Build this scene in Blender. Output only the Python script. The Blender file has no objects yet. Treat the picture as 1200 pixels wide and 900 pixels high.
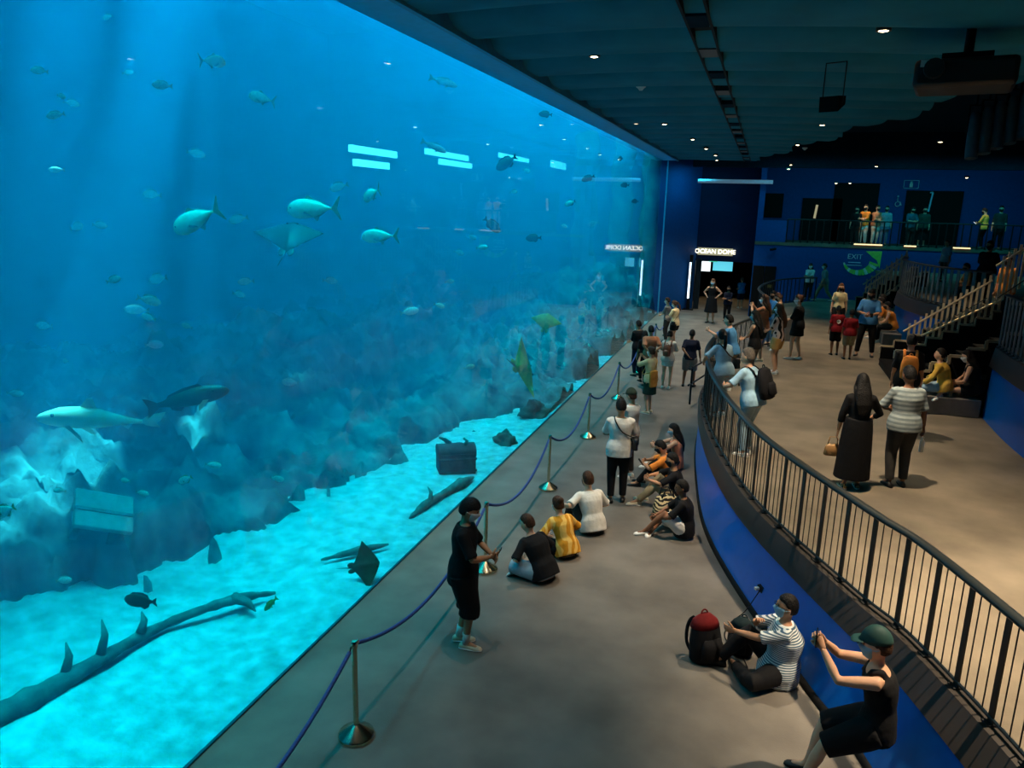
import bpy, bmesh, math, random
from math import sin, cos, pi, radians, sqrt, atan2, exp
from mathutils import Vector, Matrix, noise

random.seed(7)
SC = bpy.context.scene
COL = SC.collection
V = Vector

# ------------------------------------------------------------------ camera model (1200 x 900)
F = 901.0
ROLL = .026
_dh = 204 + 296 * ROLL
_dv = F * F / _dh
_xv, _yv = 600 - _dv * ROLL, 450 + _dv * cos(ROLL)


def _ray(x, y):
    return V(((x - 600) / F, -(y - 450) / F, -1.0))


_up = -_ray(_xv, _yv).normalized()
_Y = _ray(896, 246)
_Y = (_Y - _up * _Y.dot(_up)).normalized()
_X = _Y.cross(_up)
RM = Matrix((_X, _Y, _up))          # world = RM @ camera
CX, H = 4.2276, 4.75
CAM = V((CX, 0, H))


def at(px, py, z=0.0):
    r = RM @ _ray(px, py)
    return CAM + r * ((z - H) / r.z)


def onx(px, py, X):
    r = RM @ _ray(px, py)
    return CAM + r * ((X - CX) / r.x)


def ony(px, py, Yv):
    r = RM @ _ray(px, py)
    return CAM + r * (Yv / r.y)


def ppm(p):
    """pixels per metre at a point"""
    q = RM.transposed() @ (V(p) - CAM)
    return F / -q.z


cam_d = bpy.data.cameras.new('camera')
cam_d.sensor_width = 36
cam_d.lens = 36 * F / 1200
cam_d.clip_end = 200
cam = bpy.data.objects.new('camera', cam_d)
COL.objects.link(cam)
cam.matrix_world = Matrix.Translation(CAM) @ RM.to_4x4()
SC.camera = cam

# ------------------------------------------------------------------ materials
MATS = {}


def lin(c):
    return tuple(((x / 255) / 12.92 if x / 255 <= .04045 else ((x / 255 + .055) / 1.055) ** 2.4) for x in c)


def mat(name, rgb, rough=.6, metal=0., var=.12, scale=8., bump=0., bscale=40., spec=.5, emit=None, estr=0., coat=0., stripe=None, srgb=True):
    if name in MATS:
        return MATS[name]
    m = bpy.data.materials.new(name)
    m.use_nodes = True
    nt = m.node_tree
    b = nt.nodes['Principled BSDF']
    c = lin(rgb) if srgb else rgb
    b.inputs['Roughness'].default_value = rough
    b.inputs['Metallic'].default_value = metal
    b.inputs['Specular IOR Level'].default_value = spec
    b.inputs['Coat Weight'].default_value = coat
    tc = nt.nodes.new('ShaderNodeTexCoord')
    n = nt.nodes.new('ShaderNodeTexNoise')
    n.inputs['Scale'].default_value = scale
    n.inputs['Detail'].default_value = 5
    nt.links.new(tc.outputs['Object'], n.inputs['Vector'])
    r = nt.nodes.new('ShaderNodeValToRGB')
    r.color_ramp.elements[0].position = .3
    r.color_ramp.elements[1].position = .7
    r.color_ramp.elements[0].color = (*[max(0, x * (1 - var)) for x in c], 1)
    r.color_ramp.elements[1].color = (*[min(1, x * (1 + var)) for x in c], 1)
    nt.links.new(n.outputs['Fac'], r.inputs['Fac'])
    out = r.outputs['Color']
    if stripe:
        w = nt.nodes.new('ShaderNodeTexWave')
        w.wave_type = 'BANDS'
        w.bands_direction = stripe[1]
        w.inputs['Scale'].default_value = stripe[2]
        w.inputs['Distortion'].default_value = stripe[3] if len(stripe) > 3 else .6
        nt.links.new(tc.outputs['Object'], w.inputs['Vector'])
        mx = nt.nodes.new('ShaderNodeMix')
        mx.data_type = 'RGBA'
        mx.inputs['B'].default_value = (*lin(stripe[0]), 1)
        rr = nt.nodes.new('ShaderNodeValToRGB')
        rr.color_ramp.elements[0].position = .45
        rr.color_ramp.elements[1].position = .6
        nt.links.new(w.outputs['Fac'], rr.inputs['Fac'])
        nt.links.new(rr.outputs['Color'], mx.inputs['Factor'])
        nt.links.new(out, mx.inputs['A'])
        out = mx.outputs['Result']
    nt.links.new(out, b.inputs['Base Color'])
    if bump:
        n2 = nt.nodes.new('ShaderNodeTexNoise')
        n2.inputs['Scale'].default_value = bscale
        n2.inputs['Detail'].default_value = 4
        nt.links.new(tc.outputs['Object'], n2.inputs['Vector'])
        bp = nt.nodes.new('ShaderNodeBump')
        bp.inputs['Strength'].default_value = bump
        bp.inputs['Distance'].default_value = .02
        nt.links.new(n2.outputs['Fac'], bp.inputs['Height'])
        nt.links.new(bp.outputs['Normal'], b.inputs['Normal'])
    if emit:
        b.inputs['Emission Color'].default_value = (*lin(emit), 1)
        b.inputs['Emission Strength'].default_value = estr
    MATS[name] = m
    return m


def cloth(name, rgb, stripe=None, rough=.85):
    return mat('cloth ' + name, rgb, rough=rough, var=.16, scale=9, bump=.35, bscale=14, spec=.25, stripe=stripe)


# ------------------------------------------------------------------ mesh collector
class MB:
    def __init__(s):
        s.v, s.f = [], []

    def add(s, vs, fs):
        b = len(s.v)
        s.v += [tuple(p) for p in vs]
        s.f += [tuple(b + i for i in q) for q in fs]
        return s

    def loft(s, secs, n=14, cap=True):
        """secs: (centre, u, v, a, b)"""
        vs, fs = [], []
        for c, u, v, a, b in secs:
            c, u, v = V(c), V(u), V(v)
            for k in range(n):
                t = 2 * pi * k / n
                vs.append(c + u * (a * cos(t)) + v * (b * sin(t)))
        m = len(secs)
        for i in range(m - 1):
            for k in range(n):
                k2 = (k + 1) % n
                fs.append((i * n + k, i * n + k2, (i + 1) * n + k2, (i + 1) * n + k))
        if cap:
            fs.append(tuple(range(n))[::-1])
            fs.append(tuple((m - 1) * n + k for k in range(n)))
        return s.add(vs, fs)

    def tube(s, pts, rads, n=10, side=None, flat=1.0, cap=True):
        pts = [V(p) for p in pts]
        if not hasattr(rads, '__len__'):
            rads = [rads] * len(pts)
        secs = []
        u = None
        for i, p in enumerate(pts):
            a = pts[max(0, i - 1)]
            b = pts[min(len(pts) - 1, i + 1)]
            d = (b - a).normalized()
            if u is None:
                ref = V(side) if side is not None else (V((0, 0, 1)) if abs(d.z) < .9 else V((1, 0, 0)))
                u = (ref - d * ref.dot(d)).normalized()
            else:
                u = (u - d * u.dot(d))
                u = u.normalized() if u.length > 1e-6 else d.orthogonal().normalized()
            secs.append((p, u, d.cross(u), rads[i], rads[i] * flat))
        return s.loft(secs, n, cap)

    def ell(s, c, r, ax=None, nu=16, nv=12, fn=None):
        c = V(c)
        if not hasattr(r, '__len__'):
            r = (r, r, r)
        X, Y, Z = ax if ax else (V((1, 0, 0)), V((0, 1, 0)), V((0, 0, 1)))
        vs, fs = [], []
        for j in range(nv + 1):
            th = pi * j / nv
            for i in range(nu):
                ph = 2 * pi * i / nu
                d = V((sin(th) * cos(ph), sin(th) * sin(ph), cos(th)))
                k = fn(d) if fn else 1.0
                if isinstance(k, (int, float)):
                    q = V((d.x * r[0], d.y * r[1], d.z * r[2])) * k
                else:
                    q = k
                vs.append(c + X * q.x + Y * q.y + Z * q.z)
                if j in (0, nv):
                    break
        def idx(j, i):
            if j == 0:
                return 0
            if j == nv:
                return 1 + (nv - 1) * nu
            return 1 + (j - 1) * nu + i % nu
        for j in range(nv):
            for i in range(nu):
                q = [idx(j, i), idx(j + 1, i), idx(j + 1, i + 1), idx(j, i + 1)]
                w = []
                for t in q:
                    if t not in w:
                        w.append(t)
                fs.append(tuple(w))
        return s.add(vs, fs)

    def box(s, c, sz, rot=None):
        c = V(c)
        vs = []
        for dz in (-1, 1):
            for dx, dy in ((-1, -1), (1, -1), (1, 1), (-1, 1)):
                p = V((dx * sz[0] / 2, dy * sz[1] / 2, dz * sz[2] / 2))
                if rot is not None:
                    p = rot @ p
                vs.append(c + p)
        return s.add(vs, [(3, 2, 1, 0), (4, 5, 6, 7), (0, 1, 5, 4), (1, 2, 6, 5), (2, 3, 7, 6), (3, 0, 4, 7)])

    def bar(s, a, b, w, t, side=None):
        """rectangular bar from a to b"""
        a, b = V(a), V(b)
        d = (b - a).normalized()
        ref = V(side) if side is not None else (V((0, 0, 1)) if abs(d.z) < .9 else V((1, 0, 0)))
        u = (ref - d * ref.dot(d)).normalized()
        v = d.cross(u)
        vs = []
        for p in (a, b):
            for i, j in ((-1, -1), (1, -1), (1, 1), (-1, 1)):
                vs.append(p + u * (i * w / 2) + v * (j * t / 2))
        return s.add(vs, [(3, 2, 1, 0), (4, 5, 6, 7), (0, 1, 5, 4), (1, 2, 6, 5), (2, 3, 7, 6), (3, 0, 4, 7)])

    def prism(s, poly, z0, z1):
        n = len(poly)
        vs = [(x, y, z0) for x, y in poly] + [(x, y, z1) for x, y in poly]
        fs = [tuple(range(n))[::-1], tuple(range(n, 2 * n))] + [(i, (i + 1) % n, n + (i + 1) % n, n + i) for i in range(n)]
        return s.add(vs, fs)

    def lathe(s, prof, c=(0, 0, 0), n=24):
        c = V(c)
        vs = [c + V((r * cos(2 * pi * k / n), r * sin(2 * pi * k / n), z)) for r, z in prof for k in range(n)]
        m = len(prof)
        fs = [(i * n + k, i * n + (k + 1) % n, (i + 1) * n + (k + 1) % n, (i + 1) * n + k) for i in range(m - 1) for k in range(n)]
        fs += [tuple(range(n))[::-1], tuple((m - 1) * n + k for k in range(n))]
        return s.add(vs, fs)

    def grid(s, fn, nu, nv):
        vs = [fn(i / nu, j / nv) for j in range(nv + 1) for i in range(nu + 1)]
        fs = [(j * (nu + 1) + i, j * (nu + 1) + i + 1, (j + 1) * (nu + 1) + i + 1, (j + 1) * (nu + 1) + i) for j in range(nv) for i in range(nu)]
        return s.add(vs, fs)

    def ribbon(s, rows):
        """rows: equally long lists of points, joined into a surface"""
        n = len(rows[0])
        vs = [p for r in rows for p in r]
        fs = [(j * n + i, j * n + i + 1, (j + 1) * n + i + 1, (j + 1) * n + i) for j in range(len(rows) - 1) for i in range(n - 1)]
        return s.add(vs, fs)


PENDING = []


def obj(name, mb, m, parent=None, smooth=40, remesh=None, it=3, bevel=None, loc=None):
    me = bpy.data.meshes.new(name)
    me.from_pydata(mb.v, [], mb.f)
    me.validate()
    me.materials.append(m)
    if smooth:
        for p in me.polygons:
            p.use_smooth = True
        if not remesh and smooth < 180:
            me.set_sharp_from_angle(angle=radians(smooth))
    o = bpy.data.objects.new(name, me)
    COL.objects.link(o)
    if parent is not None:
        o.parent = parent
    if loc is not None:
        o.location = loc
    if remesh:
        md = o.modifiers.new('r', 'REMESH')
        md.mode = 'VOXEL'
        md.voxel_size = remesh
        md.use_smooth_shade = True
        ms = o.modifiers.new('s', 'SMOOTH')
        ms.factor = .5
        ms.iterations = it
        PENDING.append(o)
    if bevel:
        md = o.modifiers.new('b', 'BEVEL')
        md.width = bevel
        md.segments = 2
        md.limit_method = 'ANGLE'
        PENDING.append(o)
    return o


def settle():
    dg = bpy.context.evaluated_depsgraph_get()
    dg.update()
    done = []
    for o in PENDING:
        done.append((o, bpy.data.meshes.new_from_object(o.evaluated_get(dg))))
    for o, me in done:
        nm = o.data.name
        o.modifiers.clear()
        o.data = me
        for p in me.polygons:
            p.use_smooth = True
    PENDING.clear()


def empty(name, loc=(0, 0, 0), rz=0.0, sc=1.0):
    o = bpy.data.objects.new(name, None)
    COL.objects.link(o)
    o.location = loc
    o.rotation_euler = (0, 0, rz)
    o.scale = (sc, sc, sc)
    return o


def tag(o, label, cat, group=None):
    o['label'] = label
    o['category'] = cat
    if group:
        o['group'] = group
    return o


def thing(name, label, cat, loc=(0, 0, 0), rz=0.0, group=None, sc=1.0):
    return tag(empty(name, loc, rz, sc), label, cat, group)


def struct(name, mb, m, smooth=40, **k):
    o = obj(name, mb, m, None, smooth, **k)
    o['kind'] = 'structure'
    return o


def copy_tree(o, parent=None):
    c = o.copy()
    COL.objects.link(c)
    c.parent = parent
    for ch in list(o.children):
        copy_tree(ch, c)
    return c


def spline(pts, n):
    """Catmull-Rom through pts, n samples per span"""
    pts = [V(p) for p in pts]
    out = []
    for i in range(len(pts) - 1):
        p0, p1, p2, p3 = pts[max(0, i - 1)], pts[i], pts[i + 1], pts[min(len(pts) - 1, i + 2)]
        for k in range(n):
            t = k / n
            out.append(.5 * ((2 * p1) + (p2 - p0) * t + (2 * p0 - 5 * p1 + 4 * p2 - p3) * t * t + (3 * p1 - p0 - 3 * p2 + p3) * t ** 3))
    out.append(pts[-1])
    return out


def resample(pts, step):
    d = [0]
    for a, b in zip(pts, pts[1:]):
        d.append(d[-1] + (b - a).length)
    n = max(1, round(d[-1] / step))
    out = []
    j = 0
    for k in range(n + 1):
        t = d[-1] * k / n
        while j < len(d) - 2 and d[j + 1] < t:
            j += 1
        f = (t - d[j]) / max(1e-9, d[j + 1] - d[j])
        out.append(pts[j].lerp(pts[j + 1], f))
    return out


NTH = ['first', 'second', 'third', 'fourth', 'fifth', 'sixth', 'seventh', 'eighth', 'ninth', 'tenth', 'eleventh', 'twelfth',
       'thirteenth', 'fourteenth', 'fifteenth', 'sixteenth', 'seventeenth', 'eighteenth', 'nineteenth', 'twentieth']


def spot(name, loc, target, energy, color, angle=60, blend=.5, size=.1):
    d = bpy.data.lights.new(name, 'SPOT')
    d.energy = energy
    d.color = color
    d.spot_size = radians(angle)
    d.spot_blend = blend
    d.shadow_soft_size = size
    o = bpy.data.objects.new(name, d)
    COL.objects.link(o)
    o.location = loc
    o.rotation_euler = (V(target) - V(loc)).to_track_quat('-Z', 'Y').to_euler()
    return o


def area(name, loc, target, energy, color, sx, sy, spread=180):
    d = bpy.data.lights.new(name, 'AREA')
    d.shape = 'RECTANGLE'
    d.size, d.size_y = sx, sy
    d.spread = radians(spread)
    d.energy = energy
    d.color = color
    o = bpy.data.objects.new(name, d)
    COL.objects.link(o)
    o.location = loc
    o.rotation_euler = (V(target) - V(loc)).to_track_quat('-Z', 'Y').to_euler()
    return o

# ================================================================== the setting
M_floor = mat('worn concrete', (106, 99, 91), rough=.62, var=.3, scale=1.3, bump=.12, bscale=60, spec=.3)
M_deckf = mat('deck concrete', (116, 105, 90), rough=.7, var=.28, scale=1.4, bump=.1, bscale=70, spec=.25)
M_blue = mat('gloss blue paint', (2, 100, 190), rough=.3, var=.05, spec=.25)
M_bluewall = mat('matt blue paint', (2, 74, 140), rough=.7, var=.08, spec=.2)
M_navy = mat('navy paint', (4, 30, 70), rough=.7, var=.1, spec=.2)
M_brown = mat('dark bronze cladding', (50, 44, 40), rough=.45, var=.15, scale=3, spec=.4)
M_rail = mat('dark steel rail', (34, 40, 42), rough=.42, metal=.3, var=.1)
M_post = mat('black steel post', (20, 23, 25), rough=.45, metal=.2, var=.1)
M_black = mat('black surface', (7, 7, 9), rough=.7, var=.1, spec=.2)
M_ceil = mat('dark teal ceiling fabric', (40, 120, 140), rough=.8, var=.15, scale=1.5, spec=.15)
M_void = mat('black ceiling', (14, 34, 48), rough=.9, var=.2, spec=.1)
M_steel = mat('brushed steel', (205, 190, 160), rough=.22, metal=1.0, var=.06, scale=30)
M_lens = mat('lit downlight lens', (255, 240, 210), emit=(255, 225, 175), estr=14.0)
M_lens_dim = mat('dim downlight lens', (255, 240, 210), emit=(255, 225, 185), estr=2.0)
M_white = mat('white plastic', (225, 222, 214), rough=.5, var=.04)

# ---- lower floor
fl = MB()
fl.prism([(-.02, -4), (20, -4), (20, 48), (-.02, 48)], -.3, 0)
struct('floor', fl, M_floor, 0)

# ---- upper deck: rail line E (z 1.0) and foot of the wall B (z 0)
DZ = 1.0
E_ = [(7.3, 2.0), (6.75, 4.0), (6.45, 4.95), (6.22, 5.8), (5.79, 7.05), (5.43, 7.74), (4.53, 9.72), (4.02, 11.46), (3.62, 13.4), (3.38, 15.3), (3.36, 17.0), (3.55, 18.8), (3.95, 20.6), (4.5, 22.6)]
B_ = [(6.95, 1.9), (6.4, 3.8), (6.05, 4.7), (5.8, 5.5), (5.45, 6.75), (5.1, 7.5), (4.3, 9.6), (3.8, 11.35), (3.53, 13.3), (3.35, 15.3), (3.33, 17.0), (3.52, 18.8), (3.92, 20.6), (4.47, 22.6)]
E = spline([(x, y, DZ) for x, y in E_], 8)
B = spline([(x, y, 0) for x, y in B_], 8)
T = [V((b.x + (e.x - b.x) * .68, b.y + (e.y - b.y) * .68, .74)) for b, e in zip(B, E)]
E2_ = [(4.75, 25.6), (4.45, 27.2), (4.3, 29.0), (4.5, 31.0), (5.0, 33.0), (5.9, 34.6), (6.6, 35.2)]
E2 = spline([(x, y, DZ) for x, y in E2_], 6)
wl = MB()
wl.ribbon([B, T])
o = struct('wall_deck', wl, M_blue, 180)
sk = MB()
sk.ribbon([[p + V((-.02, -.015, 0)) for p in B], [p + V((-.012, -.012, .06)) for p in B], [p + V((.02, .01, .065)) for p in B]])
struct('baseboard_deck', sk, M_black, 180)
tr = MB()
tr.ribbon([T, [V((p.x - .035, p.y - .03, .75)) for p in T], [V((e.x - .05, e.y - .04, .97)) for e in E], [V((e.x - .03, e.y - .03, 1.01)) for e in E], [V((e.x + .09, e.y + .07, 1.01)) for e in E]])
struct('trim_deck', tr, M_brown, 50)
w2 = MB()
w2.ribbon([[V((p.x, p.y, 0)) for p in E2], E2])
w2.ribbon([[V((4.47, 22.6, 0)), V((4.75, 25.6, 0))], [V((4.47, 22.6, 1)), V((4.75, 25.6, 1))]])
struct('wall_deck_end', w2, M_blue, 40)
deck = MB()
poly = [(p.x + .02, p.y) for p in E] + [(p.x + .02, p.y) for p in E2] + [(6.7, 36.6), (20, 36.6), (20, 2.0)]
deck.prism(poly, .86, DZ)
struct('floor_deck', deck, M_deckf, 0)

# ---- railings
def railing(name, label, line, z, h, post_step, rods, post_w=.06, post_t=.014, rail_w=.09, cap=None, pm_=None):
    base = line[0]
    t = thing(name, label, 'railing', (line[0].x, line[0].y, z))
    org = V((line[0].x, line[0].y, z))
    fine = [V((p.x, p.y, z)) - org for p in line]
    up = V((0, 0, h))
    hr = MB()
    secs = []
    for i, p in enumerate(fine):
        d = (fine[min(i + 1, len(fine) - 1)] - fine[max(0, i - 1)]).normalized()
        sd = V((d.y, -d.x, 0))
        secs.append((p + up, sd, V((0, 0, 1)), rail_w / 2 * 1.15, .03))
    hr.loft(secs, 10)
    obj('handrail', hr, cap or M_rail, t, 60)
    br = MB()
    br.tube([p + V((0, 0, .05)) for p in fine], .016, 6)
    obj('bottom_rail', br, M_rail, t, 60)
    pp = resample(fine, post_step)
    prev = None
    for i, p in enumerate(pp):
        d = (pp[min(i + 1, len(pp) - 1)] - pp[max(0, i - 1)]).normalized()
        pm = MB()
        pm.bar(p + V((0, 0, .012)), p + up - V((0, 0, .02)), post_t if False else post_w, post_t, side=d)
        pm.box(p + V((0, 0, .008)), (.09, .09, .012), Matrix.Rotation(atan2(d.y, d.x), 3, 'Z'))
        obj('post', pm, pm_ or M_post, t, 30)
        if rods and i:
            for k in range(1, rods + 1):
                q = prev.lerp(p, k / (rods + 1))
                rm = MB()
                rm.tube([q + V((0, 0, .05)), q + up - V((0, 0, .02))], .006, 5)
                obj('rod', rm, M_post, t, 60)
        prev = p
    return t


inE = [V((p.x + .035, p.y + .03, 0)) for p in E]
railing('railing', 'long curved dark steel railing along the raised deck above the glossy blue wall', inE, 1.01, .92, .45, 3)
railing('railing', 'small looping railing with pale handrail at the far end of the raised deck', E2, 1.0, 1.0, .3, 0, .05, .014)

# ---- second tier
M_slat = mat('grey steel upright', (84, 94, 96), rough=.4, metal=.2)
TZ = 2.35
P_near = spline([(9.6, 7.5, 0), (8.9, 10.2, 0), (8.6, 12.6, 0), (8.5, 14.5, 0), (8.55, 16.3, 0)], 6)
P_far = spline([(9.75, 22.2, 0), (9.15, 22.9, 0), (8.65, 24.0, 0), (8.4, 25.4, 0), (8.4, 26.8, 0), (8.7, 28.0, 0)], 6)
for nm, L in (('near', P_near), ('far', P_far)):
    w = MB()
    w.ribbon([[V((p.x, p.y, DZ)) for p in L], [V((p.x + .05, p.y, 1.98)) for p in L]])
    struct('wall_tier_' + nm, w, M_blue, 180)
    w = MB()
    w.ribbon([[V((p.x + .05, p.y, 1.98)) for p in L], [V((p.x - .02, p.y, 1.99)) for p in L], [V((p.x + .04, p.y, TZ)) for p in L], [V((p.x + .2, p.y, TZ + .01)) for p in L]])
    struct('trim_tier_' + nm, w, M_brown, 50)
tier = MB()
tier.prism([(p.x + .06, p.y) for p in P_near] + [(9.75, 16.75), (9.75, 22.2)] + [(p.x + .06, p.y) for p in P_far[1:]] + [(9.4, 29.0), (9.4, 31.4), (9.0, 36.5), (20, 36.5), (20, 7.5)], TZ - .12, TZ)
struct('floor_tier', tier, M_deckf, 0)
w = MB()
w.ribbon([[V((9.76, 16.3, 1)), V((9.76, 22.2, 1))], [V((9.76, 16.3, TZ - .12)), V((9.76, 22.2, TZ - .12))]])
w.ribbon([[V((8.55, 16.4, 1)), V((9.76, 16.4, 1))], [V((8.55, 16.4, TZ)), V((9.76, 16.4, TZ))]])
struct('wall_under_stairs', w, M_black, 0)
railing('railing', 'curved dark railing of wide uprights on the upper tier above the two girls', [V((p.x + .1, p.y, 0)) for p in P_near], TZ + .01, .97, .24, 0, .12, .02, pm_=M_slat)
railing('railing', 'dark railing of the upper tier beyond the stairs, seen above the seated people', [V((p.x + .1, p.y, 0)) for p in P_far], TZ + .01, 1.0, .24, 0, .1, .02, pm_=M_slat)

# ---- stairs between deck and second tier
M_tread = mat('pale stair nosing', (176, 160, 132), rough=.6)
M_railpaint = mat('pale painted rail', (214, 196, 160), rough=.45, var=.05)


def stairs(label, y0, y1, x0, n, run, z0, rise, closed=False, name='staircase', po=.5, sides=(-1, 1)):
    t = thing(name, label, 'stairs', (x0, (y0 + y1) / 2, z0))
    hw = (y1 - y0) / 2
    for k in range(n):
        m = MB()
        m.box((run * (k + .5), 0, rise * (k + 1) - .02), (run + .03, 2 * hw - .06, .04))
        m.box((run * k + .01, 0, rise * (k + .5)), (.02, 2 * hw - .06, rise))
        obj('step', m, M_tread if closed else M_black, t, 30)
    for s in sides:
        m = MB()
        for k in range(n):
            m.box((run * (k + .5), s * (hw - .05), (rise * (2 * k + 1) + po) / 2 + .02), (run + .002, .02, rise + po - .06))
        obj('side_panel', m, M_black, t, 30)
        m = MB()
        pts = [(0, po)]
        for k in range(n):
            pts += [(run * k, rise * (k + 1) + po), (run * (k + 1), rise * (k + 1) + po)]
        for a, b in zip(pts, pts[1:]):
            m.bar((a[0], s * hw, a[1]), (b[0], s * hw, b[1]), .055, .06)
        obj('stringer', m, M_tread, t, 30)
        m = MB()
        m.bar((0, s * (hw - .02), .0), (run * n, s * (hw - .02), rise * n - .05), .05, .04)
        for k in range(0, n):
            m.bar((run * k, s * (hw - .02), rise * (k + 1) + po), (run * (k + 1), s * (hw - .02), rise * k + .08), .022, .022)
        obj('brace', m, M_rail, t, 30)
    return t


def stair_rail(label, y, x0, x1, z0, z1, h, n, m_, name='stair_railing'):
    t = thing(name, label, 'railing', (x0, y, z0))
    dx, dz = x1 - x0, z1 - z0
    m = MB()
    m.tube([(-.12, 0, h - .07), (dx + .05, 0, dz + h + .02)], .026, 8)
    obj('handrail', m, m_, t, 60)
    m = MB()
    m.tube([(0, 0, .12), (dx, 0, dz + .12)], .014, 6)
    obj('bottom_rail', m, M_rail, t, 60)
    for k in range(n + 1):
        f = k / n
        m = MB()
        m.bar((dx * f, 0, dz * f + .0), (dx * f, 0, dz * f + h + .14), .05, .016, side=(1, 0, 0))
        obj('baluster', m, m_, t, 30)
    return t


stairs('nearer flight of steps with pale zigzag edges, behind the two seated girls', 16.75, 19.0, 7.35, 8, .3, DZ, .169, po=.55)
stairs('far steel flight of steps beyond the yellow-lit handrail', 19.06, 21.1, 7.35, 8, .3, DZ, .169, po=.3, sides=(1,))
stair_rail('yellow-lit stair railing with upright balusters between the two flights', 19.03, 7.95, 9.25, 1.80, 2.62, .36, 11, M_railpaint)
stair_rail('pale stair railing with upright balusters on the far side of the stairs', 21.2, 7.95, 9.55, 1.42, 2.70, .52, 14, M_railpaint)
stairs('distant dark flight of steps at the far wall under the balcony', 29.1, 31.3, 7.8, 8, .24, DZ, .169)
stair_rail('distant double stair railing climbing beside the EXIT graphic', 29.05, 7.9, 8.95, 1.4, 2.45, .85, 8, M_railpaint)
stair_rail('second distant stair railing further back beside the EXIT graphic', 31.4, 8.1, 9.3, 1.35, 2.45, .85, 8, M_railpaint)
RS = [ony(1176, 308, 18.5), ony(1216, 281, 18.5)]
stair_rail('bright stair railing climbing to the upper seating at the edge of the hall', RS[0].y, RS[0].x, RS[1].x, RS[0].z - .85, RS[1].z - .85, .85, 6, M_railpaint)

# ---- low grey bench block against the tier
M_bench = mat('grey bench', (112, 106, 100), rough=.7)
m = MB()
m.box((0, 0, .175), (1.5, .5, .35))
b = obj('bench', m, M_bench, None, 30, bevel=.02, loc=(7.72, 16.36, DZ))
tag(b, 'grey block bench under the two seated girls beside the stairs', 'bench')
m = MB()
m.box((0, 0, .175), (.5, 2.4, .35))
b = obj('bench', m, M_bench, None, 30, bevel=.02, loc=(8.08, 25.5, DZ))
tag(b, 'grey block bench under the row of seated people along the far blue tier wall', 'bench')
p = at(917, 398, DZ)
m = MB()
m.box((0, 0, .32), (.75, .45, .64))
m.box((0, 0, .66), (.8, .5, .05))
b = obj('bench', m, M_bench, None, 30, bevel=.02, loc=(p.x, p.y, DZ))
tag(b, 'pale grey plinth standing behind the woman in the black dress', 'plinth')

# ---- ramp handrail beyond the tip of the deck
t = thing('ramp_railing', 'low dark double-pipe handrail beyond the deck tip beside the man in navy polo', 'railing', (3.0, 19.2, 0))
for z in (.55, .95):
    m = MB()
    m.tube([(-.15, -.4, z - .03), (.35, 1.8, z), (.85, 3.2, z + .06)], .024, 8)
    obj('handrail', m, M_post, t, 60)
for q in ((-.1, -.2), (.35, 1.8), (.8, 3.05)):
    m = MB()
    m.tube([(q[0], q[1], 0), (q[0], q[1], .96)], .024, 8)
    obj('post', m, M_post, t, 60)

# ================================================================== ceiling
m = MB()


def ceil_z(x, y):
    ph = (y + .35 * sin(x * .5)) / 1.5
    f = ph - math.floor(ph)
    seam = .14 * max(0, 1 - min(f, 1 - f) / .045)
    return 7.0 + .05 * sin(x * .45 + 1) - .26 * (1 - (2 * f - 1) ** 4) + .05 * math.floor(noise.noise((0, math.floor(ph) * 3.3, 0)) * 2 + .5) * .6 + seam


def ceil_edge(y):
    return 9.2 - .19 * (y - 6) + .25 * sin(y * 1.1)


m.grid(lambda u, v: (.45 + u * (ceil_edge(v * 36.4 - .2) - .45), v * 36.4 - .2, ceil_z(.45 + u * (ceil_edge(v * 36.4) - .45), v * 36.4 - .2)), 16, 480)
struct('ceiling', m, M_ceil, 60)
m = MB()
m.prism([(-.3, -4), (20, -4), (20, 48), (-.3, 48)], 8.0, 8.2)
struct('ceiling_upper', m, M_void, 0)
# the long lighting track in the ceiling
t = thing('ceiling_track', 'long dark lighting track running down the ceiling towards the far wall', 'lighting track', (3.33, 6.5, 6.82))
m = MB()
m.box((-.13, 14.8, 0), (.03, 29.6, .12))
m.box((.13, 14.8, 0), (.03, 29.6, .12))
m.box((0, 14.8, .05), (.24, 29.6, .02))
obj('channel', m, M_black, t, 30)
for k in range(16):
    m = MB()
    m.box((0, 1 + k * 1.85, -.02), (.22, .55, .1))
    obj('track_cover', m, M_void if k % 2 else M_rail, t, 30)

# header above the glass
M_head = mat('blue header paint', (90, 190, 235), rough=.5, var=.06)
m = MB()
m.prism([(-.2, -2.7), (.44, -2.7), (.44, 35.4), (-.2, 35.4)], 6.745, 6.80)
struct('trim_1', m, M_head, 0)
m = MB()
m.prism([(.40, -2.7), (.47, -2.7), (.47, 35.4), (.40, 35.4)], 6.72, 6.90)
struct('trim_2', m, mat('pale blue edge trim', (60, 140, 180), rough=.35), 0)
m = MB()
m.prism([(-.2, -2.7), (.42, -2.7), (.42, 35.4), (-.2, 35.4)], 6.81, 8.0)
struct('wall_header', m, M_navy, 0)

# downlights
DL = [('warm', 5.33, 10.3), ('warm', 1.66, 11.76), ('dim', .85, 20.9), ('warm', 1.62, 20.6), ('warm', 1.98, 24.6), ('warm', 2.1, 28.5), ('warm', 2.25, 31.5), ('warm', 2.1, 35.0), ('warm', 5.31, 15.72), ('warm', 5.36, 20.8),
      ('warm', 5.0, 25.9)]
rowA = sorted([d for d in DL if d[1] < 3], key=lambda d: d[2])
rowB = sorted([d for d in DL if d[1] >= 3], key=lambda d: d[2])


def ceil_low(x, y):
    return min(ceil_z(x + a * .03, y + b * .03) for a in range(-4, 5) for b in range(-4, 5))


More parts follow.
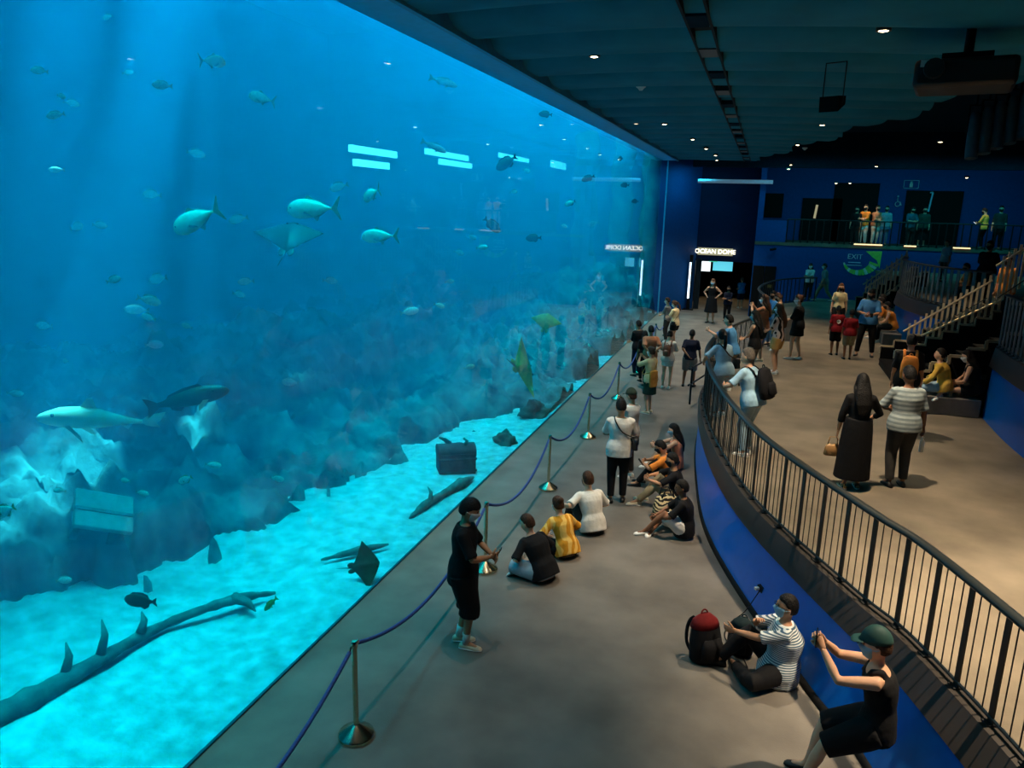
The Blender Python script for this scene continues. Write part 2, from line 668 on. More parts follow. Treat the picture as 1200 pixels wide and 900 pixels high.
def downlight(x, y, z, label, dim=False):
    t = thing('downlight', label, 'ceiling light', (x, y, z), group='recessed ceiling downlights')
    r = MB()
    r.lathe([(.06, .05), (.085, .05), (.085, -.012), (.06, -.012), (.055, .03)], n=20)
    obj('trim_ring', r, M_rail, t, 40)
    r = MB()
    r.lathe([(.058, .0), (.05, -.012), (.02, -.02)], n=20)
    obj('lens', r, M_lens_dim if dim else M_lens, t, 60)
    return t


for row, nm in ((rowA, 'the row beside the glass header'), (rowB, 'the row over the raised deck')):
    for i, d in enumerate(row):
        downlight(d[1], d[2], ceil_low(d[1], d[2]) - .03, 'small round recessed downlight, %s along from the camera in %s' % (NTH[i], nm), d[0] == 'dim')
for i, (px, py) in enumerate([(927, 193), (924, 198)]):
    q = ony(px, py, 35.0)
    downlight(q.x, q.y, q.z, ['upper', 'lower'][i] + ' of the two small downlights close together at the far end of the ceiling')
for i, (px, py, yy) in enumerate([(1027, 195, 32), (1102, 166, 25), (1133, 208, 32), (980, 214.5, 36.2), (996, 214.5, 36.2)]):
    q = ony(px, py, yy)
    downlight(q.x, q.y, q.z, ['small lit ceiling spot above the orange-lit people on the balcony', 'small lit ceiling spot in front of the row of hanging stage lights', 'small lit ceiling spot over the upper tier near the couple on the balcony',
                              'first of two small lit spots in the dark balcony doorway', 'second of two small lit spots in the dark balcony doorway'][i])

# ceiling sensors (unlit discs)
for i, (px, py) in enumerate([(980, 44), (961, 91), (943, 175), (751, 104)]):
    q = at(px, py, 6.84)
    s = thing('ceiling_sensor', 'small pale unlit ceiling disc, %s along the ceiling from the camera' % NTH[[0, 1, 3, 2][i]], 'sensor', q)
    r = MB()
    r.lathe([(.09, .06), (.09, .03), (.05, .0), (.03, -.03)], n=18)
    obj('sensor_dome', r, M_white, s, 50)

# projector
q = at(1132, 80, 6.35)
t = thing('projector', 'dark boxy projector hanging below the ceiling on a pole', 'projector', (q.x, q.y, 6.1), -.2)
m = MB()
m.box((0, 0, .16), (1.0, .8, .3))
obj('housing', m, mat('dark brown casing', (22, 18, 17), rough=.5), t, 30, bevel=.05)
m = MB()
m.tube([(0, 0, .31), (0, 0, 1.95)], .05, 10)
m.box((0, 0, .36), (.5, .4, .06))
obj('mount', m, M_black, t, 40)
m = MB()
m.tube([(-.3, -.38, .2), (-.3, -.5, .2)], [.11, .1], 16)
obj('projector_lens', m, M_rail, t, 40)
m = MB()
m.box((-.36, -.41, .26), (.16, .02, .07))
obj('label_plate', m, M_white, t, 30)

# row of hanging stage lights
M_can = mat('grey lamp housing', (70, 92, 100), rough=.4)
for k in range(5):
    q = at(1142 + k * 14, 158 - k * 6, 5.9)
    q = ony(1140 + k * 15, 156 - k * 6, 19.0)
    t = thing('hanging_stage_light', 'dark cylindrical stage light, %s in the hanging row under the high black ceiling' % NTH[k], 'stage light', q, .2)
    m = MB()
    m.tube([(0, -.1, -.52), (0, -.06, -.35), (0, 0, .3), (0, .02, .42)], [.12, .12, .11, .06], 16)
    obj('barrel', m, M_can, t, 50)
    m = MB()
    m.bar((-.13, 0, 0), (-.13, 0, .55), .03, .03)
    m.bar((.13, 0, 0), (.13, 0, .55), .03, .03)
    m.bar((-.142, 0, .55), (.142, 0, .55), .03, .03)
    m.tube([(0, 0, .55), (0, 0, 8.0 - q.z)], .02, 6)
    obj('yoke', m, M_black, t, 30)
# a hanging loudspeaker in the ceiling
q = at(975, 122, 6.2)
t = thing('hanging_loudspeaker', 'black wedge loudspeaker hanging under the middle of the ceiling', 'loudspeaker', q, -.5, None, .45)
m = MB()
m.add([(-.3, -.2, -.25), (.3, -.2, -.25), (.3, .25, 0), (-.3, .25, 0), (-.3, -.25, .2), (.3, -.25, .2), (.3, .25, .25), (-.3, .25, .25)],
      [(3, 2, 1, 0), (4, 5, 6, 7), (0, 1, 5, 4), (1, 2, 6, 5), (2, 3, 7, 6), (3, 0, 4, 7)])
obj('cabinet', m, M_black, t, 30)
m = MB()
m.bar((-.32, 0, .0), (-.32, 0, 1.2), .03, .02)
m.bar((.32, 0, .0), (.32, 0, 1.2), .03, .02)
m.bar((-.335, 0, 1.2), (.335, 0, 1.2), .03, .02)
obj('bracket', m, M_rail, t, 30)

# ================================================================== far walls
YW = 36.6
# slanting blue wall from the glass end to the portal
m = MB()
m.prism([(-.28, 35.6), (1.3, 38.2), (1.15, 38.4), (-.28, 36.2)], 0, 8)
struct('wall_far_slant', m, M_bluewall, 0)
# wall right of portal, below and beside the balcony
m = MB()
m.prism([(3.95, YW), (20, YW), (20, YW + .3), (3.95, YW + .3)], 0, 3.25)
m.prism([(3.95, YW), (5.25, YW), (5.25, YW + .3), (3.95, YW + .3)], 3.25, 4.3)
struct('wall_far', m, M_bluewall, 0)
m = MB()
m.prism([(3.95, 39.6), (20, 39.6), (20, 39.9), (3.95, 39.9)], 3.3, 8)
m.prism([(3.95, YW + .3), (4.2, YW + .3), (4.2, 39.6), (3.95, 39.6)], 0, 8)
struct('wall_balcony', m, M_bluewall, 0)
m = MB()
m.prism([(3.95, YW - .03), (20, YW - .03), (20, 39.6), (3.95, 39.6)], 3.24, 3.38)
struct('floor_balcony', m, M_deckf, 0)
# portal lintel and corridor
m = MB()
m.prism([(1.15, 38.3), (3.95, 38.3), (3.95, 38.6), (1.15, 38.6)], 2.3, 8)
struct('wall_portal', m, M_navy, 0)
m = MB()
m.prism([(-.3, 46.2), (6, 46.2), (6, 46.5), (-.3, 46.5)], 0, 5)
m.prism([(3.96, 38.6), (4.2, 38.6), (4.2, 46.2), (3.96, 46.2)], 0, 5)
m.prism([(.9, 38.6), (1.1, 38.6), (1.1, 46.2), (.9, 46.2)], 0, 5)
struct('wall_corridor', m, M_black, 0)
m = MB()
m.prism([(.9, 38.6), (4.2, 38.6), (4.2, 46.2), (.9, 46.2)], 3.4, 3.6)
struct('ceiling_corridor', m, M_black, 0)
m = MB()
m.prism([(19.8, -4), (20, -4), (20, 48), (19.8, 48)], 0, 8.2)
struct('wall_right', m, M_navy, 0)
m = MB()
m.prism([(-.3, -4.2), (20, -4.2), (20, -4), (-.3, -4)], 0, 8.2)
struct('wall_back', m, M_navy, 0)
# beam over the balcony opening
m = MB()
m.prism([(1.0, YW - .2), (20, YW - .2), (20, YW + .2), (1.0, YW + .2)], 6.55, 8)
struct('beam_far', m, M_void, 0)

# dark double door right of the portal
q0, q1 = ony(869, 307, YW - .04), ony(893, 370, YW - .04)
t = thing('double_door', 'dark double door in the blue far wall beside the lit corridor', 'door', (3.95 + .02, YW - .05, 0))
for k in (0, 1):
    m = MB()
    m.box((.26 + k * .5, 0, 1.15), (.48, .05, 2.3))
    lf = obj('door_leaf', m, M_black, t, 30)
    m = MB()
    m.box((.44 + k * .14, -.05, 1.05), (.03, .05, .3))
    obj('door_handle', m, M_rail, lf, 30)
m = MB()
m.box((.78, -.035, 1.42), (.2, .01, .14))
obj('notice', m, mat('dull yellow notice', (120, 104, 50), rough=.6), t, 30)

# dark window box, doorways and fittings behind the balcony rail
def flat(name, x0, x1, z0, z1, y, d, m_, label, cat):
    mm = MB()
    mm.box((0, 0, (z1 - z0) / 2), (x1 - x0, d, z1 - z0))
    oo = obj(name, mm, m_, None, 30, loc=((x0 + x1) / 2, y, z0))
    return tag(oo, label, cat)


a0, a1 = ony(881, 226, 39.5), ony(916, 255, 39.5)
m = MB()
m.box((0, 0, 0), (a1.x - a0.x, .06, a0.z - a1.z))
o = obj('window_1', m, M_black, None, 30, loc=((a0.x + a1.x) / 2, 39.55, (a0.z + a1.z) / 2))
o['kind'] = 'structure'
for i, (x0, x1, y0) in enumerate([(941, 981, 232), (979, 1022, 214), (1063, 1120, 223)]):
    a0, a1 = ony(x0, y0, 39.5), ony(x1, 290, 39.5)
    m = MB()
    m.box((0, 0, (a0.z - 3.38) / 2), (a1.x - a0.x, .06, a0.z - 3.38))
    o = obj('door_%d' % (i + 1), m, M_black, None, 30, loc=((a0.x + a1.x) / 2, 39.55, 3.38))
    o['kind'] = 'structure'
railing('railing', 'long straight dark balcony railing in front of the far wall', [V((5.25, YW, 0)), V((12, YW, 0)), V((19, YW, 0))], 3.38, 1.0, .3, 0, .05, .014, .07)
# lit strips on the balcony edge
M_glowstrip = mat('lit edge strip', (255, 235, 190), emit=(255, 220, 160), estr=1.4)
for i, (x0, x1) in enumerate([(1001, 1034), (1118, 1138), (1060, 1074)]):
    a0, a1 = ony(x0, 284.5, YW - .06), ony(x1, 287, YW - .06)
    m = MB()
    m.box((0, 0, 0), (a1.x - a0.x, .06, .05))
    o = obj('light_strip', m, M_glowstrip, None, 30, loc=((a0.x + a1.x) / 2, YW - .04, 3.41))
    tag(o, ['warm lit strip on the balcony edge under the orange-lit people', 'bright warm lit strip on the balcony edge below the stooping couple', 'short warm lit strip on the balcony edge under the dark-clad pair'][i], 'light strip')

# pale light bar above the portal
a0, a1 = ony(818, 212, YW - .35), ony(906, 212.5, YW - .35)
t = thing('light_bar', 'long pale horizontal light bar high above the corridor entrance', 'light bar', ((a0.x + a1.x) / 2, YW - .35, a0.z))
m = MB()
m.tube([(-(a1.x - a0.x) / 2, 0, 0), ((a1.x - a0.x) / 2, 0, 0)], .085, 12)
obj('tube', m, mat('pale blue tube', (120, 150, 170), emit=(110, 145, 170), estr=.28), t, 40)
m = MB()
for s in (-.8, .8):
    m.bar((s, .05, 0), (s, .3, 0), .06, .06)
m.box((0, .1, .06), (a1.x - a0.x, .06, .05))
obj('mount', m, M_black, t, 30)

# vertical light column at the corridor entrance
a0 = ony(809, 318, 37.6)
a1 = ony(806, 354, 37.6)
t = thing('light_column', 'tall white light strip on a black post at the corridor entrance', 'light column', (a1.x, 37.55, 0))
m = MB()
m.bar((0, -.05, .55), (0, -.05, 2.25), .08, .02, side=(1, 0, 0))
obj('tube', m, mat('white strip light', (240, 250, 255), emit=(205, 235, 255), estr=3.0), t, 30)
m = MB()
m.box((.02, .0, 1.3), (.16, .06, 2.6))
m.box((.02, .0, .02), (.5, .3, .04))
obj('post', m, M_black, t, 30)
# black drape beside it
m = MB()
rows = []
for j in range(2):
    rows.append([V((1.36 + k * .012 + .0, 37.98 + .05 * sin(k * 1.3), 0.02 + j * 2.4)) for k in range(22)])
m.ribbon(rows)
m.ribbon([[p + V((0, .03, 0)) for p in r][::-1] for r in rows])
tag(obj('curtain', m, mat('teal black drape', (14, 34, 46), rough=.7), None, 180), 'dark pleated drape hanging at the corridor entrance beside the light strip', 'curtain')


# ---- writing
def text(name, body, loc, size, m_, parent=None, rot=(pi / 2, 0, 0), ext=.01, align='CENTER'):
    c = bpy.data.curves.new(name, 'FONT')
    c.body = body
    c.size = size
    c.extrude = ext
    c.align_x = align
    c.align_y = 'CENTER'
    ob = bpy.data.objects.new(name, c)
    COL.objects.link(ob)
    dg = bpy.context.evaluated_depsgraph_get()
    me = bpy.data.meshes.new_from_object(ob.evaluated_get(dg))
    bpy.data.objects.remove(ob)
    me.materials.clear()
    me.materials.append(m_)
    o2 = bpy.data.objects.new(name, me)
    COL.objects.link(o2)
    o2.location = loc
    o2.rotation_euler = rot
    if parent is not None:
        o2.parent = parent
    return o2


q = ony(838, 295, 38.2)
t = thing('lit_sign', 'glowing white OCEAN DOME sign above the corridor entrance', 'sign', (q.x, 38.22, q.z))
text('sign_lettering', 'OCEAN DOME', (0, -.05, 0), .285, mat('lit white letters', (255, 250, 235), emit=(255, 245, 215), estr=2.6), t, ext=.03)
m = MB()
m.box((0, .02, 0), (1.62, .03, .34))
obj('sign_panel', m, mat('dim backlit panel', (70, 80, 80), emit=(190, 185, 150), estr=.6), t, 30)
for i, (x0, x1, y0, y1, c, e, nm) in enumerate([(822, 832, 306, 318, (235, 250, 255), 1.6, 'bright white screen under the OCEAN DOME sign'), (836, 858, 306, 318, (90, 200, 225), 1.1, 'turquoise screen under the OCEAN DOME sign')]):
    a0, a1 = ony(x0, y0, 43), ony(x1, y1, 43)
    t = thing('screen', nm, 'screen', ((a0.x + a1.x) / 2, 43, a1.z))
    m = MB()
    m.box((0, 0, (a0.z - a1.z) / 2), (a1.x - a0.x, .03, a0.z - a1.z))
    obj('display', m, mat('display %d' % i, c, emit=c, estr=e), t, 30)
    m = MB()
    m.box((0, .04, (a0.z - a1.z) / 2), (a1.x - a0.x + .06, .05, a0.z - a1.z + .06))
    m.bar((0, .05, a0.z - a1.z), (0, .05, 3.4 - a1.z), .04, .04)
    obj('screen_frame', m, M_black, t, 30)
q = ony(836, 305, 39.6)
t = thing('exit_sign', 'small green lit exit sign hanging in front of the screens', 'sign', (q.x, 39.6, q.z))
m = MB()
m.box((0, 0, 0), (.4, .04, .16))
obj('sign_face', m, mat('green exit sign', (60, 190, 160), emit=(70, 210, 170), estr=.8), t, 30)
m = MB()
m.bar((0, .0, .08), (0, .0, 3.4 - q.z), .02, .02)
obj('hanger', m, M_black, t, 30)

# EXIT graphic with its sweeping arrow on the blue wall
M_dec = mat('pale wall lettering', (205, 220, 235), rough=.6)
M_decg = mat('green wall graphic', (170, 215, 90), rough=.6)
M_decw = mat('pale wall graphic', (225, 232, 215), rough=.6)
q = ony(1002, 301, YW)
t = thing('exit_wall_sign', 'EXIT lettering with a curved green and white patterned arrow painted on the blue far wall', 'sign', (q.x, YW - .012, q.z))
text('lettering', 'EXIT', (0, 0, 0), .3, M_dec, t, ext=.004)
for zz, ww in ((-.24, .5), (-.36, .62)):
    m = MB()
    m.box((0, 0, zz), (ww, .006, .035))
    obj('small_lettering', m, M_dec, t, 0)
arc = []
for k in range(15):
    a = radians(195 + k * 11)
    arc.append(V((.18 + .62 * cos(a) * 1.0, 0, -.12 + .55 * sin(a))))
for k in range(14):
    m = MB()
    w0, w1 = .03 + .012 * k, .03 + .012 * (k + 1)
    d0 = (arc[k + 1] - arc[k]).normalized()
    nn = V((-d0.z, 0, d0.x))
    m.add([arc[k] - nn * w0, arc[k + 1] - nn * w1, arc[k + 1] + nn * w1, arc[k] + nn * w0] + [p + V((0, .008, 0)) for p in (arc[k] - nn * w0, arc[k + 1] - nn * w1, arc[k + 1] + nn * w1, arc[k] + nn * w0)],
          [(0, 1, 2, 3), (7, 6, 5, 4), (0, 4, 5, 1), (1, 5, 6, 2), (2, 6, 7, 3), (3, 7, 4, 0)])
    obj('arrow_band', m, M_decg if k % 3 else M_decw, t, 0)
m = MB()
hd_ = [(.55, .0), (1.2, -.28), (1.12, .32), (.45, .34)]
tri = [V((.40, 0, .26)), V((1.04, 0, .28)), V((1.02, 0, -.46)), V((.88, 0, -.12)), V((.66, 0, .04))]
m.add(tri + [p + V((0, .008, 0)) for p in tri], [(0, 1, 2, 3, 4), (9, 8, 7, 6, 5)] + [(i, 5 + i, 5 + (i + 1) % 5, (i + 1) % 5) for i in range(5)])
obj('arrow_head', m, M_decg, t, 0)

# toilet sign, wheelchair symbol, clock-like dim box on the balcony wall
q = ony(1068, 216, 39.5)
t = thing('restroom_sign', 'small framed sign with a white figure over the balcony doorway', 'sign', (q.x, 39.5, q.z))
m = MB()
for a, b in (((-.3, 0, -.17), (.3, 0, -.17)), ((-.3, 0, .17), (.3, 0, .17)), ((-.3, 0, -.17), (-.3, 0, .17)), ((.3, 0, -.17), (.3, 0, .17))):
    m.bar(a, b, .02, .02)
obj('sign_frame', m, M_dec, t, 0)
m = MB()
m.ell((0, 0, .09), .05)
m.box((0, 0, -.04), (.13, .02, .18))
obj('figure', m, M_white, t, 40)
q = ony(1052, 237, 39.55)
m = MB()
ring = [V((.1 * cos(radians(a)), 0, -.08 + .1 * sin(radians(a)))) for a in range(120, 400, 20)]
m.tube(ring, .018, 6)
m.tube([(-.02, 0, .2), (-.01, 0, .02), (.1, 0, 0), (.15, 0, -.14)], .022, 6)
m.ell((-.02, 0, .26), .04)
tag(obj('wheelchair_symbol', m, M_dec, None, 40, loc=(q.x, 39.52, q.z)), 'pale wheelchair symbol on the blue balcony wall', 'sign')
q = ony(1091, 236, 39.2)
m = MB()
m.bar((0, 0, -.45), (.08, 0, .4), .06, .05)
m.bar((.08, 0, .4), (-.03, 0, .38), .05, .05)
tag(obj('door_handle_bar', m, M_dec, None, 30, loc=(q.x, 39.49, q.z)), 'slender pale vertical bar on the dark balcony doorway', 'door handle')
a0 = ony(956, 248, 39.45)
m = MB()
m.box((0, 0, 0), (.1, .05, .62), Matrix.Rotation(.1, 3, 'Y'))
tag(obj('lit_strip', m, mat('dim warm strip', (210, 190, 150), emit=(210, 185, 140), estr=.5), None, 30, loc=(a0.x, 39.47, a0.z)), 'short upright warm strip glowing in the dark balcony doorway', 'light strip')
# small CCTV camera on the blue wall
q = ony(906, 292, YW - .1)
t = thing('security_camera', 'small black security camera on the blue far wall above the loop railing', 'camera', (q.x, YW - .1, q.z))
m = MB()
m.tube([(-.12, -.1, -.03), (.12, 0, .02)], .05, 10)
obj('barrel', m, M_black, t, 40)
m = MB()
m.tube([(.05, 0, .02), (.05, .1, .05)], .02, 8)
obj('bracket', m, M_black, t, 40)

# ================================================================== rope barrier
def stanchion(y, i):
    t = thing('rope_stanchion', 'steel rope stanchion with a conical base, %s along the barrier from the camera' % NTH[i], 'stanchion', (1.14, y, 0), group='rope barrier stanchions')
    m = MB()
    m.lathe([(.15, 0), (.165, .008), (.165, .03), (.155, .045), (.03, .125), (.026, .13)], n=40)
    obj('base', m, M_steel, t, 25)
    m = MB()
    m.lathe([(.025, .12), (.025, .9), (.03, .905), (.03, .95), (.022, .962)], n=20)
    obj('pole', m, M_steel, t, 40)
    for s in (-1, 1):
        m = MB()
        m.tube([(0, s * .028, .925), (0, s * .06, .93), (0, s * .075, .9)], [.012, .012, .008], 8)
        obj('hook', m, M_steel, t, 60)
    return t


ys = [2.1, 5.39, 8.86, 12.06, 15.25, 18.75, 22.2, 25.7, 29.2]
for i, y in enumerate(ys[1:]):
    stanchion(y, i)
M_rope = mat('blue rope', (46, 66, 130), rough=.7, var=.25, scale=60, bump=.5, bscale=120)
for i in range(len(ys) - 1):
    a, b = ys[i] + .085, ys[i + 1] - .085
    pts = []
    for k in range(25):
        f = k / 24
        pts.append((1.14, a + (b - a) * f, .9 - .36 * (1 - (2 * f - 1) ** 2)))
    m = MB()
    m.tube(pts, .019, 8)
    r = obj('barrier_rope', m, M_rope, None, 180)
    tag(r, 'sagging blue rope of the barrier, %s span from the camera' % NTH[i], 'rope', 'blue ropes between the stanchions')

# outlet box and charging cable at the deck wall
q = at(870, 676, .3)
t = thing('wall_outlet', 'small black wall outlet with a charging plug low on the blue deck wall', 'outlet', (4.62, 8.98, .32), -.95)
m = MB()
m.box((0, .0, 0), (.1, .06, .07))
obj('outlet_box', m, M_black, t, 30)
m = MB()
m.box((-.02, -.05, 0), (.04, .06, .03))
obj('plug', m, M_white, t, 30)

# ================================================================== the tank
# acrylic panel
gm = bpy.data.materials.new('clear acrylic')
gm.use_nodes = True
nt = gm.node_tree
nt.nodes.clear()
out = nt.nodes.new('ShaderNodeOutputMaterial')
mx = nt.nodes.new('ShaderNodeMixShader')
tr_ = nt.nodes.new('ShaderNodeBsdfTransparent')
tr_.inputs['Color'].default_value = (.97, 1, 1, 1)
gl = nt.nodes.new('ShaderNodeBsdfGlossy')
gl.inputs['Roughness'].default_value = .015
gl.inputs['Color'].default_value = (.8, .9, 1, 1)
fr = nt.nodes.new('ShaderNodeFresnel')
fr.inputs['IOR'].default_value = 1.25
nt.links.new(fr.outputs[0], mx.inputs[0])
nt.links.new(tr_.outputs[0], mx.inputs[1])
nt.links.new(gl.outputs[0], mx.inputs[2])
nt.links.new(mx.outputs[0], out.inputs['Surface'])
gm.use_fake_user = True
m = MB()
m.add([(0, -2.6, 0), (0, 35.5, 0), (0, 35.5, 6.74), (0, -2.6, 6.74)], [(0, 1, 2, 3)])
g = struct('window_2', m, gm, 0)
m = MB()
m.box((-.005, 35.52, 3.37), (.06, .1, 6.74))
struct('trim_3', m, M_head, 30)
m = MB()
m.box((-.015, 16.4, .005), (.03, 38.2, .03))
struct('trim_4', m, mat('sealant strip', (20, 60, 80), rough=.4), 30)

# water body
wm = bpy.data.materials.new('blue water')
wm.use_nodes = True
nt = wm.node_tree
nt.nodes.clear()
out = nt.nodes.new('ShaderNodeOutputMaterial')
ad = nt.nodes.new('ShaderNodeAddShader')
vs_ = nt.nodes.new('ShaderNodeVolumeScatter')
vs_.inputs['Color'].default_value = (.02, .44, .85, 1)
vs_.inputs['Density'].default_value = .10
vs_.inputs['Anisotropy'].default_value = .1
va = nt.nodes.new('ShaderNodeVolumeAbsorption')
va.inputs['Color'].default_value = (.0, .72, .96, 1)
va.inputs['Density'].default_value = .09
nt.links.new(vs_.outputs[0], ad.inputs[0])
nt.links.new(va.outputs[0], ad.inputs[1])
nt.links.new(ad.outputs[0], out.inputs['Volume'])
m = MB()
m.box((-9.08, 17.5, 3.4), (18.0, 40.4, 13.6))
water = struct('water', m, wm, 0)

# tank shell
M_tank = mat('dark blue tank wall', (20, 90, 130), rough=.8, var=.3, scale=.6)
m = MB()
m.box((-18.2, 17.5, 4), (.2, 41, 18))
struct('wall_tank_back', m, M_tank, 0)
m = MB()
m.box((-9.1, 37.85, 4), (18.2, .2, 18))
struct('wall_tank_end', m, M_tank, 0)
m = MB()
m.box((-9.1, -2.85, 4), (18.2, .2, 18))
struct('wall_tank_near', m, M_tank, 0)
# sand bed
M_sand = mat('pale sand', (196, 198, 204), rough=.9, var=.3, scale=5, bump=1.0, bscale=12, spec=.1)


def sand_z(x, y):
    n = noise.noise((x * .45, y * .35, 1.7)) * .22 + noise.noise((x * 1.6, y * 1.3, 4.2)) * .05
    near = min(1, max(0, (-x - .3) / 1.2))
    return -.01 + n * near - max(0, -x - 6) * .05


m = MB()
m.grid(lambda u, v: (-.03 - u * 18.0, -2.7 + v * 40.5, sand_z(-.03 - u * 18.0, -2.7 + v * 40.5)), 90, 200)
s = struct('ground_sand', m, M_sand, 180)

# reef rocks
M_rocks = [mat('dark reef rock', (62, 96, 104), rough=.9, var=.7, scale=3, bump=.8, bscale=6, spec=.1), mat('mossy reef rock', (58, 84, 82), rough=.9, var=.5, scale=4, bump=.8, bscale=7, spec=.1)]  # first rock's wide tone spread stands in for lit tops


M_reef = mat('patchy reef rock', (72, 112, 118), rough=.95, var=.85, scale=1.7, bump=1.0, bscale=8, spec=.1)


def rock_mesh(seed, r, jag=.45):
    m = MB()

    def fn(d):
        n = noise.noise(d * 1.2 + V((seed * 3.1, 0, 0))) * jag + noise.noise(d * 2.9 + V((0, seed * 1.7, 0))) * jag * .55 + noise.noise(d * 7 + V((0, 0, seed))) * jag * .22
        return 1 + n
    m.ell((0, 0, 0), r, nu=44, nv=28, fn=fn)
    return m


rocks = [(-5.3, 6.8, 1.5, .8), (-5.6, 8.2, 2.0, 1.5), (-3.8, 9.3, 1.0, .55), (-4.6, 10.8, 1.6, 1.0), (-3.6, 10.9, .7, .45), (-6.9, 10.4, 2.2, 2.0), (-3.6, 12.5, 1.2, .8), (-5.2, 13.4, 1.8, 1.5), (-2.8, 14.2, .8, .55),
         (-3.6, 15.8, 1.4, 1.0), (-6.8, 15.6, 2.4, 2.2), (-2.3, 17.0, .9, .7), (-3.6, 18.8, 1.5, 1.3), (-1.9, 19.6, .8, .7), (-5.4, 20.4, 2.2, 2.0), (-2.6, 22.4, 1.3, 1.2), (-1.6, 24.4, .9, .8), (-4.0, 25.2, 1.9, 1.8), (-2.0, 27.6, 1.2, 1.2),
         (-1.2, 31.0, 1.1, 1.0), (-1.1, 18.4, 1.0, .5), (-1.15, 21.6, 1.1, .8), (-1.1, 25.8, 1.1, .7), (-1.2, 28.8, 1.1, .9), (-1.1, 34.2, 1.1, .9), (-3.6, 30.2, 1.8, 2.2), (-2.4, 34.0, 1.5, 2.6), (-6.6, 4.9, 1.9, 1.2), (-8.4, 7.0, 2.4, 1.9), (-7.8, 12.6, 2.0, 2.0), (-9.4, 10.0, 2.6, 2.3), (-.42, 16.5, .36, .3), (-.38, 14.3, .26, .22)]


def reef_z(x, y):
    z = -9
    for i, (rx, ry, r, h) in enumerate(rocks):
        if rx > -1.05:
            continue
        d2 = ((x - rx) / (r * 1.05)) ** 2 + ((y - ry) / (r * 1.15)) ** 2
        d2 *= 1 + .5 * noise.noise((x * 1.1 + i, y * 1.1, i * 2.0)) + .45 * noise.noise((x * 3.1 + i, y * 3.1, i * 2.0))
        if d2 < 1.6:
            z = max(z, h * .72 * (1.25 * sqrt(max(0, 1 - d2 / 1.6)) - .12))
    if x < -5.5:
        z = max(z, .2 + .6 * noise.noise((x * .3, y * .3, 8.8)) + (-5.5 - x) * .1)
    if z < -1:
        return -1.2
    n = noise.noise((x * 1.1, y * 1.1, z * 1.1)) * .5 + noise.noise((x * 2.7, y * 2.7, z * 2.2)) * .34 + abs(noise.noise((x * 5.5, y * 5.5, 3.0))) * .26 + noise.noise((x * 10, y * 10, 5.0)) * .08
    n *= min(1, .25 + z)
    return z + n + sand_z(x, y)


m = MB()
m.grid(lambda u, v: (-.12 - u * 12.0, 1.5 + v * 34.2, reef_z(-.12 - u * 12.0, 1.5 + v * 34.2)), 210, 500)
o = obj('reef_bank', m, M_reef, None, 180)
tag(o, 'long rugged bank of dark reef rock rising behind the pale sand', 'reef')
k = 0
for i, (x, y, r, h) in enumerate(rocks):
    if x < -1.05:
        continue
    o = obj('reef_rock', rock_mesh(i + 1, (r * .8, r * .95, h), .5), M_rocks[1], None, 180, loc=(x, y, sand_z(x, y) + h * .12))
    o.rotation_euler = (0, 0, i * 1.3)
    tag(o, 'small dark reef rock lying on the sand close to the glass, %s from the camera' % NTH[k], 'rock', 'reef rocks close to the glass')
    k += 1

# fallen log with branch stubs, smaller logs, crate, pale slab
M_wood = mat('waterlogged wood', (84, 108, 108), rough=.9, var=.4, scale=6, bump=.7, bscale=12, spec=.1)


def log(name, label, pts, rads, stubs):
    t = thing(name, label, 'log', pts[0])
    o0 = V(pts[0])
    m = MB()
    fine = spline([V(p) - o0 for p in pts], 6)
    rr = []
    for i in range(len(fine)):
        f = i / (len(fine) - 1) * (len(rads) - 1)
        k = min(int(f), len(rads) - 2)
        rr.append((rads[k] + (rads[k + 1] - rads[k]) * (f - k)) * (1 + .45 * noise.noise((i * .8, 0, len(fine)))))
    m.tube(fine, rr, 14)
    obj('trunk', m, M_wood, t, 180)
    for p, q, r in stubs:
        m = MB()
        a, b = V(p) - o0, V(q) - o0
        m.tube([a, a.lerp(b, .5) + V((.03, .02, .02)), b], [r, r * .7, r * .15], 8)
        obj('branch', m, M_wood, t, 180)
    return t


log('fallen_log', 'long dark waterlogged log with spiky branch stubs lying on the bright sand',
    [(-2.25, 3.75, .10), (-1.85, 4.5, .16), (-1.78, 5.2, .14), (-1.76, 5.9, .1), (-1.6, 6.5, .08), (-1.32, 6.98, .08), (-1.02, 7.3, .05)], [.15, .12, .08, .055, .05, .06, .02],
    [((-1.8, 5.0, .2), (-1.86, 5.1, .48), .05), ((-1.77, 5.4, .18), (-1.84, 5.52, .5), .05), ((-1.74, 5.9, .15), (-1.8, 6.0, .34), .05), ((-1.35, 6.95, .1), (-.98, 6.85, .05), .07)])
log('driftwood', 'dark driftwood half buried in sand against the glass below the crate', [(-.5, 10.0, .03), (-.46, 10.5, .06), (-.38, 11.1, .05), (-.28, 11.6, .07), (-.2, 12.0, .05)], [.012, .07, .06, .085, .015], [((-.42, 10.6, .1), (-.55, 10.8, .25), .04)])
log('driftwood', 'thin dark driftwood lying behind the head of the standing boy in black', [(-1.0, 8.3, .03), (-.62, 8.7, .06), (-.35, 9.0, .06)], [.012, .06, .012], [])

